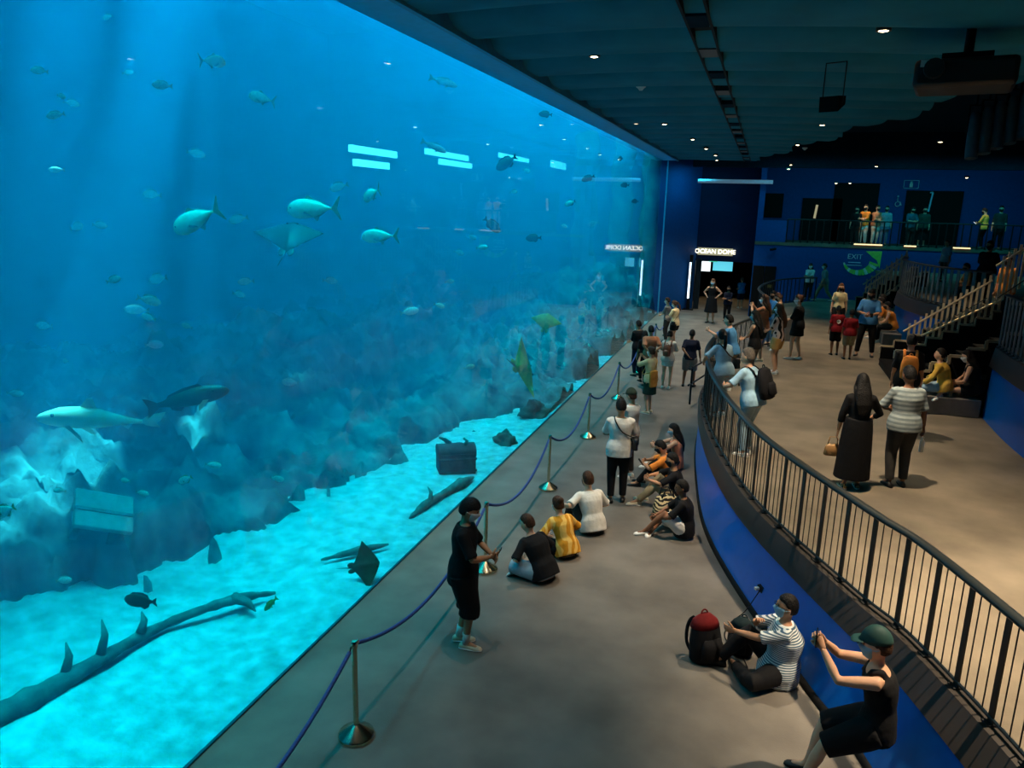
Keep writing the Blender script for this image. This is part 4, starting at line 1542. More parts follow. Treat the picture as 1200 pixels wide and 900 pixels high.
def person(label, xy, z, face, h, pose, top=None, bottom=None, hair='short', hairc='black', skin='tan', mask=None, shoes='white', cap=None, socks=None, fem=False, group=None, fat=1.0, near=False, cat='person', glasses=False):
    """face: heading in degrees (0 = away from the camera along +y, 90 = towards the tank, -90 = to picture right)"""
    k = h / 1.755
    root = thing('person', label, cat, (xy[0], xy[1], z), radians(face), group, k)
    vox = .0115 if near else .015
    ps = pose
    sk = SKIN[skin]
    pel = V(ps['pel'])
    ln, sd, tw = radians(ps['lean']), radians(ps['side']), radians(ps['tw'])
    up = V((sin(sd), sin(ln), cos(ln) * cos(sd))).normalized()
    rgt = V((cos(tw), sin(tw), 0))
    rgt = (rgt - up * rgt.dot(up)).normalized()
    fwd = up.cross(rgt).normalized()
    sit = pel.z < .7
    neck = pel + up * .53
    ws = .90 if fem else 1.0
    TS = [(-.13, .10, .085), (-.07, .160, .118), (.0, .168, .118), (.08, .152, .106), (.17, .136 * (.92 if fem else 1), .098), (.26, .150 * ws, .106), (.36, .168 * ws, .116), (.43, .168 * ws, .104), (.485, .125 * ws, .080), (.53, .060, .058)]
    TS = [(t, a * (fat if t < .4 else 1), b * (fat ** 1.6 if t < .4 else 1)) for t, a, b in TS]

    def tsec(t, grow, a0=None):
        for (t0, x0, y0), (t1, x1, y1) in zip(TS, TS[1:]):
            if t0 <= t <= t1:
                f = (t - t0) / (t1 - t0)
                break
        else:
            f = 0 if t < TS[0][0] else 1
        bend = V((0, 0, 0))
        if sit:
            bend = -fwd * .03 * sin(pi * max(0, min(1, t / .5)))
        return (pel + up * t + bend, rgt, fwd, x0 + (x1 - x0) * f + grow, y0 + (y1 - y0) * f + grow)

    B_ = MB()
    B_.loft([tsec(t, 0) for t, _, _ in TS], 18)
    # head
    hy, hp = radians(ps['hy']), radians(ps['hp'])
    hf0 = fwd.copy()
    hf0.z = 0
    hf0.normalize()
    hr0 = V((hf0.y, -hf0.x, 0))
    hf = hf0 * cos(hy) - hr0 * sin(hy)
    hr = V((hf.y, -hf.x, 0))
    hfw = (hf * cos(hp) - V((0, 0, 1)) * sin(hp)).normalized()
    hup = hr.cross(hfw).normalized()
    nk = (up + V((0, 0, 1)) + fwd * .1).normalized()
    hc = neck + nk * .075 + hup * .082 + hfw * .012
    HS = 1.09
    hr, hfw, hup = hr * HS, hfw * HS, hup * HS
    ax = (hr, hfw, hup)
    B_.tube([neck - up * .05, neck + nk * .03, hc - hup * .03 - hfw * .012], [.060, .054, .055], 12)
    B_.ell(hc, (1, 1, 1), ax, 28, 20, head_fn)
    for s in (-1, 1):
        B_.ell(hc + hr * (s * .077) - hfw * .008 - hup * .004, (.012, .022, .032), ax, 8, 8)
    # limbs
    limbs = {}
    for s, pre in ((-1, 'l'), (1, 'r')):
        sh = pel + up * .455 + rgt * (s * .172 * ws)
        el, wr = ik(sh, ps[pre + 'h'], .285, .25, ps[pre + 'ep'])
        B_.tube([sh - rgt * (s * .03) + up * .01, sh, sh.lerp(el, .5), el, el.lerp(wr, .35), wr], [.056, .056, .047 * fat ** .5, .039, .039, .026], 12)
        hp_ = pel - up * .02 * (0 if sit else 1) + rgt * (s * .088)
        kn, an = ik(hp_, ps[pre + 'f'], .425, .425, ps[pre + 'kp'])
        calf = kn.lerp(an, .3)
        shin = (an - kn).normalized()
        back = (shin.cross(V((1, 0, 0))))
        B_.tube([hp_, hp_.lerp(kn, .25), hp_.lerp(kn, .6), kn, calf, kn.lerp(an, .65), an], [.088 * fat, .090 * fat, .072 * fat ** .5, .054, .055, .042, .034], 14)
        limbs[pre] = (sh, el, wr, hp_, kn, an)
    # feet (barefoot core inside the shoe)
    feet = {}
    for s, pre in ((-1, 'l'), (1, 'r')):
        kn, an = limbs[pre][4], limbs[pre][5]
        if ps[pre + 'tv'] is not None:
            toe = V(ps[pre + 'tv']).normalized()
        else:
            a = radians(ps[pre + 't'])
            toe = V((-sin(a), cos(a), 0))
        u = (kn - an).normalized()
        fu = V((0, 0, 1)) if abs(u.z) > .35 else u
        fu = (fu - toe * fu.dot(toe)).normalized()
        fs = toe.cross(fu).normalized()
        feet[pre] = (an, toe, fu, fs)
        B_.tube([an + fu * .01, an - fu * .03 + toe * .04, an - fu * .05 + toe * .13], [.034, .034, .02], 10)
    # hands are appended without remeshing; remesh the rest
    body = obj('body', B_, sk, root, 180, remesh=vox, it=4)
    hm = MB()
    for s, pre in ((-1, 'l'), (1, 'r')):
        sh, el, wr = limbs[pre][:3]
        d = (wr - el).normalized()
        n_ = rgt * (-s)
        n_ = n_ - d * n_.dot(d)
        if n_.length < .3:
            n_ = -V((0, 0, 1)) - d * -d.z
        sdv = d.cross(n_.normalized())
        thumb = sdv if sdv.dot(fwd + V((0, 0, .6))) > 0 else -sdv
        hand(hm, wr, d, n_, thumb, ps['curl'])
    body['_hands'] = len(HANDS)
    HANDS.append((body, hm))
    # face
    if True:
        for s in (-1, 1):
            e = MB()
            e.ell(hc + hr * (s * .029) + hfw * .0815 + hup * .012, (.0115, .009, .0075), ax, 10, 8)
            obj('eye', e, M_eyes, root, 180)
            e = MB()
            e.tube([hc + hr * (s * .014) + hfw * .0935 + hup * .026, hc + hr * (s * .030) + hfw * .0925 + hup * .030, hc + hr * (s * .046) + hfw * .081 + hup * .026], [.003, .0036, .002], 6)
            obj('eyebrow', e, HAIR[hairc], root, 180)
    if mask:
        e = MB()
        e.ell(hc, (1, 1, 1), ax, 32, 24, shell_fn(.86, 1.075, lambda d: sstep(.12, .34, d.y) * sstep(.10, -.04, d.z) * sstep(-.97, -.86, d.z)))
        mk = obj('face_mask', e, mask, root, 180)
        for s in (-1, 1):
            e = MB()
            e.tube([hc + hr * (s * .066) + hfw * .05 - hup * .015, hc + hr * (s * .082) + hfw * .012 - hup * .004, hc + hr * (s * .088) - hfw * .016 + hup * .006], .0025, 5)
            obj('ear_loop', e, mask, mk, 180)
    else:
        e = MB()
        e.ell(hc + hfw * .0975 - hup * .05, (.022, .006, .007), ax, 10, 6)
        obj('mouth', e, M_lip, root, 180)
    # hair
    hm_ = HAIR[hairc]
    if hair != 'bald':
        low = {'short': -.46, 'bowl': -.5}.get(hair, -.5)
        fr = .30 if hair != 'bowl' else .24

        def hmask(d):
            front = sstep(-.05, .25, d.y)
            line = low + (fr - low) * front + (.30 * max(0, d.y) if hair != 'bowl' else .1 * max(0, d.y))
            ear = exp(-((abs(d.x) - .95) / .2) ** 2 - ((d.y + .05) / .28) ** 2)
            line += .07 * noise.noise(d * 4 + V((label.__len__() * 1.7, 0, 0)))
            return sstep(line - .05, line + .06, d.z - (.28 * ear if d.z < .1 else 0))
        e = MB()

        def hfn(d):
            f = .88 + (.27 if hair == 'bowl' else .235 if hair == 'short' else .26) * hmask(d) + .03 * noise.noise(d * 6 + V((h, label.__len__(), 0)))
            return V((d.x * HR_[0], d.y * HR_[1], d.z * HR_[2] * 1.0)) * f
        e.ell(hc + hup * .004, (1, 1, 1), ax, 36, 26, hfn)
        if hair == 'long' or hair == 'verylong':
            L = .30 if hair == 'long' else .46
            bk = -hfw
            pts = [hc - hfw * .045 + hup * .05, hc - hfw * .075 - hup * .05, neck - fwd * .115 + up * .0, neck - fwd * .155 - up * (L * .5), neck - fwd * .15 - up * L]
            secs = []
            for i, p in enumerate(pts):
                a = [.070, .092, .112, .105, .06][i]
                b = [.05, .045, .042, .035, .018][i]
                secs.append((p, hr if i < 2 else rgt, (pts[min(i + 1, 4)] - pts[max(0, i - 1)]).normalized().cross(hr if i < 2 else rgt), a, b))
            e.loft(secs, 14)
            for s in (-1, 1):
                e.tube([hc + hr * (s * .066) + hup * .03 - hfw * .01, hc + hr * (s * .082) - hup * .06, neck + rgt * (s * .09) - fwd * .05 + up * .01, neck + rgt * (s * .09) - fwd * .13 - up * .1], [.026, .032, .04, .03], 10, side=hfw)
        if hair == 'pony':
            e.tube([hc - hfw * .085 + hup * .03, hc - hfw * .135 + hup * .02, hc - hfw * .15 - hup * .09, hc - hfw * .14 - hup * .24, hc - hfw * .13 - hup * .3], [.022, .032, .040, .028, .008], 12)
        if hair == 'bun':
            e.ell(hc - hfw * .085 + hup * .075, (.05, .045, .045), ax, 14, 10)
        obj('hair', e, hm_, root, 180, remesh=.010 if near else .013, it=2)
    if cap:
        e = MB()
        e.ell(hc + hup * .02, (1, 1, 1), ax, 26, 18, lambda d: V((d.x * HR_[0], d.y * HR_[1], d.z * HR_[2])) * (.9 + .26 * sstep(.04, .14, d.z)))
        cp = obj('cap', e, cap, root, 180)
        e = MB()
        secs = [(hc + hup * (.040 - .0012 * j * j) + hfw * (.085 + .022 * j), hr, hup, .072 - .004 * j - (.03 if j == 4 else 0), .005) for j in range(5)]
        e.loft(secs, 16)
        obj('brim', e, cap, cp, 180)
    if glasses:
        e = MB()
        for s in (-1, 1):
            ring = [hc + hr * (s * .03 + .021 * cos(a * pi / 6)) + hfw * .103 + hup * (.008 + .016 * sin(a * pi / 6)) for a in range(13)]
            e.tube(ring, .002, 5)
            e.tube([hc + hr * (s * .052) + hfw * .1 + hup * .012, hc + hr * (s * .084) - hfw * .005 + hup * .012], .0022, 5)
        obj('glasses', e, M_phone, root, 180)
    # clothes
    dress = None
    if top:
        kind, tm, sl = top[0], CL[top[1]], top[2]
        hem = top[3] if len(top) > 3 else -.1
        g = .02 if kind != 'loose' else .032
        e = MB()
        ts = [hem] + [t for t in (-.07, 0, .08, .17, .26, .36, .43) if t > hem + .03] + ([.485, .515] if kind != 'tank' else [.46])
        secs = []
        for t in ts:
            c, u, v, a, b = tsec(max(t, -.07), g + ((.012 if kind != 'loose' else .024) if t < .12 else 0))
            secs.append((pel + up * t + (c - pel - up * max(t, -.07)), u, v, a, b))
        e.loft(secs, 20)
        if kind == 'tank':
            for s in (-1, 1):
                e.tube([pel + up * .40 + rgt * (s * .085) + fwd * .09, pel + up * .50 + rgt * (s * .088) + fwd * .03, pel + up * .505 + rgt * (s * .088) - fwd * .03, pel + up * .40 + rgt * (s * .085) - fwd * .09], .034, 8, side=rgt)
        else:
            for s, pre in ((-1, 'l'), (1, 'r')):
                sh, el, wr = limbs[pre][:3]
                pts = [sh - rgt * (s * .05) + up * .012, sh]
                rr = [.066, .07]
                tot = .535
                cut = sl * tot
                for f in (.5, 1.0):
                    if cut > .285 * f:
                        pts.append(sh.lerp(el, f))
                        rr.append([.062, .054][int(f)])
                if cut <= .285:
                    pts.append(sh.lerp(el, cut / .285))
                    rr.append(.064 if kind != 'loose' else .072)
                else:
                    pts.append(el.lerp(wr, (cut - .285) / .25))
                    rr.append(.046 if kind != 'loose' else .06)
                # drop points that coincide
                P_, R_ = [pts[0]], [rr[0]]
                for p, r in zip(pts[1:], rr[1:]):
                    if (p - P_[-1]).length > .012:
                        P_.append(p)
                        R_.append(r)
                e.tube(P_, R_, 14)
        obj({'dress': 'dress_top'}.get(kind, 'shirt'), e, tm, root, 180, remesh=.013 if near else .017, it=4)
    if bottom:
        kind, bm_, ln_ = bottom[0], CL[bottom[1]], bottom[2]
        e = MB()
        if kind == 'skirt':
            z0, flare = ln_, (bottom[3] if len(bottom) > 3 else .2)
            secs = []
            w0 = bottom[4] if len(bottom) > 4 else .150
            for j in range(7):
                f = j / 6
                c = (pel + up * .16).lerp(V((pel.x, pel.y + .02, z0)), f)
                a = w0 + (flare - w0) * f ** .7
                secs.append((c, rgt, V((0, 1, 0)), a, a * (.80 + .06 * f)))
            e.loft(secs[::-1], 24)
        else:
            loose = .036 if kind == 'shorts' else .014
            if len(bottom) > 3:
                loose = bottom[3]
            e.loft([tsec(t, .018) for t in (-.12, -.07, 0, .08, .13)], 18)
            for s, pre in ((-1, 'l'), (1, 'r')):
                hp_, kn, an = limbs[pre][3:]
                full = [(0, .100), (.12, .102), (.3, .086), (.5, .069), (.62, .066), (.8, .056), (.97, .050)]
                pts, rr = [], []
                lim = ln_
                for f, r in full:
                    if f <= lim:
                        pts.append(hp_.lerp(kn, f / .5) if f <= .5 else kn.lerp(an, (f - .5) / .5))
                        rr.append(r * fat ** .7 + loose - .006)
                if lim - full[len(pts) - 1][0] > .03:
                    pts.append(hp_.lerp(kn, lim / .5) if lim <= .5 else kn.lerp(an, (lim - .5) / .5))
                    rr.append(rr[-1] + (.004 if kind == 'shorts' else 0))
                e.tube(pts, rr, 16)
        obj(kind, e, bm_, root, 180, remesh=.013 if near else .017, it=3)
    # shoes and socks
    for s, pre in ((-1, 'l'), (1, 'r')):
        an, toe, fu, fs = feet[pre]
        if shoes:
            e = MB()
            base = an - fu * .083
            secs = []
            for f, w_, hgt in ((-.075, .022, .05), (-.06, .034, .066), (-.02, .038, .078), (.03, .039, .072), (.08, .044, .055), (.13, .045, .045), (.165, .036, .036), (.182, .018, .024)):
                secs.append((base + toe * f + fu * (hgt / 2), fs, fu, w_, hgt / 2))
            e.loft(secs, 14)
            so = obj('shoe', e, SHOE[shoes], root, 180)
            e = MB()
            e.loft([(base + toe * f + fu * .009, fs, fu, w_ + .003, .010) for f, w_ in ((-.078, .02), (-.06, .034), (0, .039), (.08, .044), (.13, .045), (.165, .037), (.186, .018))], 12)
            obj('sole', e, SHOE['white'] if shoes != 'black' else M_black, so, 180)
        if socks:
            e = MB()
            kn = limbs[pre][4]
            e.tube([an - fu * .02, an.lerp(kn, .12), an.lerp(kn, .26)], [.042, .042, .047], 12)
            obj('sock', e, CL[socks], root, 180)
    INFO = dict(root=root, k=k, limbs=limbs, neck=neck, up=up, rgt=rgt, fwd=fwd, pel=pel, hc=hc, hfw=hfw, hr=hr, hup=hup, rot=Matrix.Rotation(radians(face), 3, 'Z'), org=V((xy[0], xy[1], z)), face=face)
    return INFO


HANDS = []
M_eyes = mat('eye dark', (26, 20, 18), rough=.2, var=.02)


def W(info, p):
    return info['org'] + info['rot'] @ (V(p) * info['k'])


def phone_in(info, label, pre='r', tilt=40, cat='phone', between=False, lit=False):
    """a phone held in front of the hand"""
    sh, el, wr = info['limbs'][pre][:3]
    d = (wr - el).normalized()
    c = wr + d * .115 + info['fwd'] * .012
    if between:
        w2 = info['limbs']['l'][2]
        c = (wr + w2) / 2 + d * .11 + V((0, 0, .005))
    t = thing('phone', label, cat, W(info, c), radians(info['face']), None, info['k'])
    m = MB()
    R_ = Matrix.Rotation(radians(-tilt), 3, 'X')
    m.box((0, 0, 0), (.072, .009, .148), R_)
    obj('case', m, M_phone, t, 30, bevel=.003)
    m = MB()
    m.box(R_ @ V((0, -.0052, 0)), (.064, .001, .136), R_)
    obj('display', m, M_screen if lit else M_phone, t, 30)
    return t


M_screen = mat('lit phone screen', (190, 215, 235), emit=(190, 215, 240), estr=1.2)


def backpack(label, info, col, worn=True, front=False, size=1.0, straps=True, c2=None):
    s = 1 if front else -1
    t = thing('backpack', label, 'backpack', W(info, (0, 0, 0)), radians(info['face']), None, info['k'])
    pel, up, rgt, fwd = info['pel'], info['up'], info['rgt'], info['fwd']
    c = pel + up * .26 + fwd * (s * (.158 + .085 * size))
    m = MB()
    secs = []
    for f, a, b in ((-.24, .10, .05), (-.22, .145, .085), (-.1, .155, .095), (.06, .150, .085), (.17, .125, .065), (.21, .07, .03)):
        secs.append((c + up * (f * size), rgt, fwd, a * size, b * size))
    m.loft(secs, 18)
    obj('pack_body', m, col, t, 180)
    m = MB()
    cc = c + fwd * (s * .085 * size) - up * .08 * size
    m.loft([(cc + up * (f * size), rgt, fwd, a * size, b * size) for f, a, b in ((-.11, .07, .02), (-.09, .105, .04), (.04, .10, .036), (.08, .07, .015))], 14)
    obj('front_pocket', m, c2 or col, t, 180)
    m = MB()
    m.tube(spline([c + up * .2 * size - rgt * .035, c + up * .24 * size - rgt * .022, c + up * .25 * size, c + up * .24 * size + rgt * .022, c + up * .2 * size + rgt * .035], 3), .008, 6)
    obj('grab_handle', m, c2 or col, t, 180)
    if straps:
        for sd in (-1, 1):
            m = MB()
            x = .098
            pts = [(.36, s * .152), (.455, s * .130), (.528, s * .05), (.54, 0), (.528, -s * .05), (.455, -s * .132), (.36, -s * .158), (.24, -s * .155)]
            m.tube([pel + up * a + fwd * b + rgt * (sd * x) for a, b in pts], .022, 8, side=rgt, flat=.3)
            obj('strap', m, c2 or col, t, 180)
    return t


def strap_bag(label, info, col, side=1, hipz=.08, back=False, w=.2, hgt=.17, strapx=None, fwdoff=-.06):
    """cross-body bag: strap from the far shoulder to a bag at the hip"""
    t = thing('shoulder_bag', label, 'bag', W(info, (0, 0, 0)), radians(info['face']), None, info['k'])
    pel, up, rgt, fwd = info['pel'], info['up'], info['rgt'], info['fwd']
    c = pel + up * hipz + rgt * (side * .155) + fwd * (-.185 if back else fwdoff)
    if not back:
        c += rgt * (side * .095)
    m = MB()
    u, v = (rgt, fwd) if back else (fwd, rgt)
    m.loft([(c + up * (f * hgt), u, v, a * w, .045) for f, a in ((-.5, .36), (-.44, .48), (0, .5), (.42, .46), (.5, .36))], 14)
    obj('bag_body', m, col, t, 180)
    m = MB()
    m.loft([(c + up * (f * hgt) + (-fwd if back else rgt * side) * .012, u, v, a * w, .045) for f, a in ((.02, .45), (.06, .5), (.44, .49), (.52, .36))], 14)
    obj('flap', m, col, t, 180)
    m = MB()
    pts = [c + up * (.45 * hgt), pel + up * .3 - fwd * .152 + rgt * (side * .03), pel + up * .46 - fwd * .128 - rgt * (side * .085), pel + up * .545 - fwd * .02 - rgt * (side * .11), pel + up * .46 + fwd * .13 - rgt * (side * .085),
           pel + up * .28 + fwd * .155 + rgt * (side * .03), pel + up * .12 + fwd * .12 + rgt * (side * .19), c + up * (.45 * hgt) + u * .02]
    m.tube(spline(pts, 4), .014, 6, side=rgt, flat=.35)
    obj('strap', m, col, t, 180)
    return t

def ft(px, py, z=0.0):
    q = at(px, py, z)
    return (q.x, q.y)


def hd(px, py, h, z=0.0):
    q = at(px, py, z + h)
    return (q.x, q.y)


def wallside(y, off):
    """a spot OFF metres out from the foot of the deck wall at depth y"""
    for a, b in zip(B, B[1:]):
        if a.y <= y <= b.y:
            p = a.lerp(b, (y - a.y) / (b.y - a.y))
            d = (b - a).normalized()
            return (p.x - d.y * off, p.y + d.x * off)


def railside(y, off):
    """a spot OFF metres inside the deck edge at depth y"""
    for a, b in zip(E, E[1:]):
        if a.y <= y <= b.y:
            p = a.lerp(b, (y - a.y) / (b.y - a.y))
            d = (b - a).normalized()
            return (p.x + d.y * off, p.y - d.x * off)


LEA = mat('black leather', (16, 16, 18), rough=.45)
TANL = mat('tan leather', (176, 132, 84), rough=.5)
BRNL = mat('brown leather', (110, 66, 40), rough=.5)
ORNG = cloth('orange bag', (226, 140, 60))
BLKB = cloth('black bag', (16, 16, 20))
REDB = cloth('red bag', (118, 26, 28))
YELB = cloth('yellow bag', (206, 150, 70))

# ---------------------------------------------------------------- lower floor, by the barrier
i = person('standing boy in black T-shirt and long black shorts with white mask, beside the rope barrier', ft(542, 755), 0, -78, 1.72, POSE(PHONE, lf=(-.07, -.05, .085), rf=(.08, .05, .085), hp=18, lean=2), ('loose', 'black', .48, -.16), ('shorts', 'black', .60, .055), 'bowl', 'black', 'tan', M_mask, 'beige', socks='white', near=True)
phone_in(i, 'black phone held in both hands by the standing boy in black', between=True, tilt=30)
i = person('standing man seen from behind in white T-shirt and black trousers with a cross-body bag', ft(722, 588), 0, 14, 1.73, POSE(PHONE, hp=14, hy=10), ('loose', 'white', .46, -.13), ('trousers', 'black', .97), 'short', 'black', 'tan', None, 'black', near=True)
strap_bag('black cross-body bag on the hip of the man in the white T-shirt', i, LEA, 1, .1, w=.24, hgt=.2)
i = person('person in olive cap and white T-shirt just beyond the man with the cross-body bag', hd(743, 457, 1.62), 0, 60, 1.62, POSE(FOLDED), ('tee', 'white', .42), ('trousers', 'darkgrey', .97), 'short', 'brown', 'light', None, 'white', CL['olive'])
i = person('woman in cream top with a large tan shoulder bag photographing the tank', ft(760, 484), 0, 62, 1.58, POSE(PHOTO), ('loose', 'cream', .5), ('skirt', 'green', .52, .2), 'bun', 'brown', 'light', M_mask, 'beige', fem=True)
phone_in(i, 'dark phone raised by the woman with the large tan shoulder bag', between=True, tilt=0)
strap_bag('large tan shoulder bag on the woman photographing the tank', i, YELB, -1, .02, True, w=.34, hgt=.42)
i = person('man seen from behind in a coral-brown T-shirt by the glass', hd(764, 382, 1.66), 0, 22, 1.66, POSE(BACKHANDS), ('loose', 'coral', .46), ('trousers', 'black', .97), 'short', 'black', 'tan', None, 'black')
i = person('person in dark clothes closest to the glass, beside the man in coral', hd(750, 376, 1.6), 0, 48, 1.6, POSE(FOLDED), ('loose', 'black', .9), ('trousers', 'navy', .97), 'short', 'black', 'tan', None, 'black')
i = person('short long-haired person in black between the coral man and the glass', hd(757, 388, 1.42), 0, 30, 1.42, POSE(STAND), ('tee', 'black', .5), ('trousers', 'black', .97), 'long', 'black', 'tan', None, 'black', fem=True)
i = person('girl in a pale dress and black leggings carrying a brown backpack', ft(780, 455), 0, -6, 1.56, POSE(PHONE, lf=(-.1, 0, .085), rf=(.1, .02, .085)), ('loose', 'offwhite', .5), ('skirt', 'offwhite', .70, .19), 'bun', 'black', 'light', None, 'white', fem=True)
backpack('brown leather backpack worn by the girl in the pale dress', i, BRNL, size=.78, c2=BRNL)
i = person('man in a navy polo shirt and grey shorts walking with one hand behind his back', ft(806, 453), 0, -4, 1.56, POSE(BACKHANDS, rh=(.3, .1, .85), lf=(-.15, -.02, .085), rf=(.16, .05, .085), lean=4), ('tee', 'navy', .46), ('shorts', 'grey', .52), 'short', 'black', 'brown', None, 'black', fat=1.06)
i = person('ponytailed woman in cream T-shirt and black shorts at the far end of the glass', ft(789, 408), 0, 68, 1.66, POSE(PHONE), ('tee', 'cream', .44), ('shorts', 'black', .32), 'pony', 'brown', 'light', M_mask, 'white', fem=True)
strap_bag('small dark bag slung across the ponytailed woman at the far end of the glass', i, LEA, -1, .0, w=.18, hgt=.13)
i = person('person half hidden beyond the woman in the cream T-shirt, facing the glass', hd(784, 349, 1.6), 0, 80, 1.6, POSE(FOLDED), ('tee', 'grey', .5), ('trousers', 'darkgrey', .97), 'short', 'brown', 'light', M_mask, 'black')
i = person('woman in a long black sleeveless dress with arms akimbo in front of the lit corridor', ft(832, 378), 0, 168, 1.86, POSE(AKIMBO), ('tank', 'black', 0), ('skirt', 'black', .42, .27), 'long', 'auburn', 'light', M_mask, 'black', fem=True)
i = person('person in dark clothes standing beside the woman in the black dress near the corridor', ft(851, 376), 0, 175, 1.5, POSE(FOLDED), ('loose', 'navy', .9), ('trousers', 'black', .97), 'short', 'black', 'tan', M_maskk, 'black')
i = person('man in a light blue shirt and dark shorts before the dark double door', ft(867, 361), 0, 15, 1.5, POSE(FOLDED), ('loose', 'shirtblue', .6), ('shorts', 'navy', .5), 'short', 'grey', 'light', None, 'white')

# seated trio
i = person('person seated cross-legged on the floor in a loose black T-shirt, back towards the deck', ft(637, 679), 0, 62, 1.64, POSE(CROSS, lean=32, hp=16, hy=14), ('loose', 'black', .5), ('shorts', 'palejeans', .5), 'short', 'brown', 'light', None, 'white', near=True, fat=1.05)
i = person('person seated on the floor in a mustard and gold patterned top', ft(664, 652), 0, 48, 1.56, POSE(CROSS, lean=28, hp=12), ('loose', 'goldpattern', .48), ('shorts', 'black', .46), 'bun', 'brown', 'light', M_mask, 'white', fem=True, near=True)
i = person('man seated on the floor in white T-shirt and dark trousers, farthest of the seated trio', ft(694, 624), 0, 42, 1.70, POSE(CROSS, lean=20, lh=(-.42, .28, .42), rh=(.14, .3, .3), lf=(-.14, .55, .085), lkp=(-.3, .1, 1), hp=2), ('loose', 'white', .46), ('trousers', 'darkgrey', .97), 'short', 'brown', 'light', M_maskk, 'black', near=True)

# seated group at the blue wall
i = person('young woman with long black hair sitting against the deck wall, farthest of the seated group', wallside(14.0, .36), 0, 96, 1.6, POSE(KNEES, hp=14), ('tank', 'salmon', 0), ('shorts', 'black', .4), 'long', 'black', 'light', M_maskb, 'white', fem=True)
i = person('person in orange top sitting by the deck wall, looking down at a phone', wallside(12.9, .5), 0, 88, 1.62, POSE(KNEES, hp=26, lean=14), ('loose', 'orange', .5), ('trousers', 'black', .97), 'short', 'black', 'tan', M_maskk, 'black')
phone_in(i, 'dark phone held by the person in the orange top on the floor', between=True, tilt=40)
i = person('man in a black T-shirt and brown-grey trousers with beige shoes sitting by the deck wall', wallside(12.15, .40), 0, 98, 1.66, POSE(KNEES, hp=10, lf=(-.14, .64, .085)), ('tee', 'black', .5), ('trousers', 'khaki', .96), 'short', 'black', 'tan', M_maskk, 'beige')
i = person('boy in black T-shirt and white shorts sitting on the floor by the deck wall', wallside(11.0, .36), 0, 96, 1.62, POSE(KNEEFLAT, hp=4, lh=(-.08, .42, .30), rh=(.06, .44, .3)), ('loose', 'black', .5), ('shorts', 'white', .42), 'short', 'black', 'brown', None, 'white', near=True)
q = at(782, 608, 0)
t = thing('tote_bag', 'mottled black and white bag on the floor before the group by the deck wall', 'bag', (q.x, q.y, 0), .5)
m = MB()
m.loft([(V((0, .05 * f, z)), V((1, 0, 0)), V((0, 1, 0)), a, b) for f, z, a, b in ((0, 0.0, .2, .13), (0, .05, .25, .17), (1, .2, .22, .15), (2, .32, .17, .1), (2, .37, .1, .05))], 20)
obj('bag_body', m, CL['camo'], t, 180)
for s in (-1, 1):
    m = MB()
    m.tube([(-.1, .08 + s * .05, .34), (-.06, .1 + s * .08, .46), (.06, .1 + s * .08, .46), (.1, .08 + s * .05, .34)], .012, 8)
    obj('bag_handle', m, BLKB, t, 180)

# striped man with bags, man in tank top
i = person('man in blue and white striped shirt sitting on the floor against the deck wall', wallside(7.72, .22), 0, 98, 1.76, POSE(KNEES, lean=-2, lh=(.02, .46, .48), rh=(.03, .24, .63), rf=(.12, .58, .085), lf=(.04, .42, .075), lkp=(-1, .35, .12), ltv=(.8, .5, 0), hp=-6, rep=(.8, .1, -.6)), ('loose', 'striped', .48, -.12), ('trousers', 'black', .97), 'short', 'black', 'tan', M_maskb, 'black', near=True, glasses=True, fat=1.2)
q = at(826, 772, 0)


def floor_pack(label, x, y, col, c2, rz, sc=1.0):
    t = thing('backpack', label, 'backpack', (x, y, 0), rz, None, sc)
    m = MB()
    m.loft([(V((0, .03 * f, z)), V((1, 0, 0)), V((0, 1, 0)), a, b) for f, z, a, b in ((0, 0, .15, .10), (0, .03, .18, .13), (.5, .2, .18, .135), (1.2, .34, .16, .11), (2, .44, .11, .07), (2.3, .47, .05, .03))], 20)
    obj('pack_body', m, col, t, 180)
    m = MB()
    m.loft([(V((0, -.115 + .02 * f, z)), V((1, 0, 0)), V((0, 1, 0)), a, b) for f, z, a, b in ((0, .04, .08, .02), (0, .06, .13, .055), (.4, .2, .13, .055), (1, .27, .1, .02))], 16)
    obj('front_pocket', m, col, t, 180)
    m = MB()
    m.loft([(V((0, .05, z)), V((1, 0, 0)), V((0, 1, 0)), a, b) for z, a, b in ((.36, .165, .115), (.42, .14, .1), (.485, .06, .04))], 18)
    obj('lid', m, c2, t, 180)
    for s in (-1, 1):
        m = MB()
        m.tube(spline([(s * .08, .12, .43), (s * .10, .165, .37), (s * .115, .185, .26), (s * .12, .165, .13), (s * .1, .12, .05)], 4), .02, 8, flat=.35)
        obj('strap', m, col, t, 180)
    m = MB()
    m.tube(spline([(-.04, .07, .47), (-.03, .075, .505), (0, .08, .52), (.03, .075, .505), (.04, .07, .47)], 4), .008, 8)
    obj('grab_handle', m, c2, t, 180)
    return t


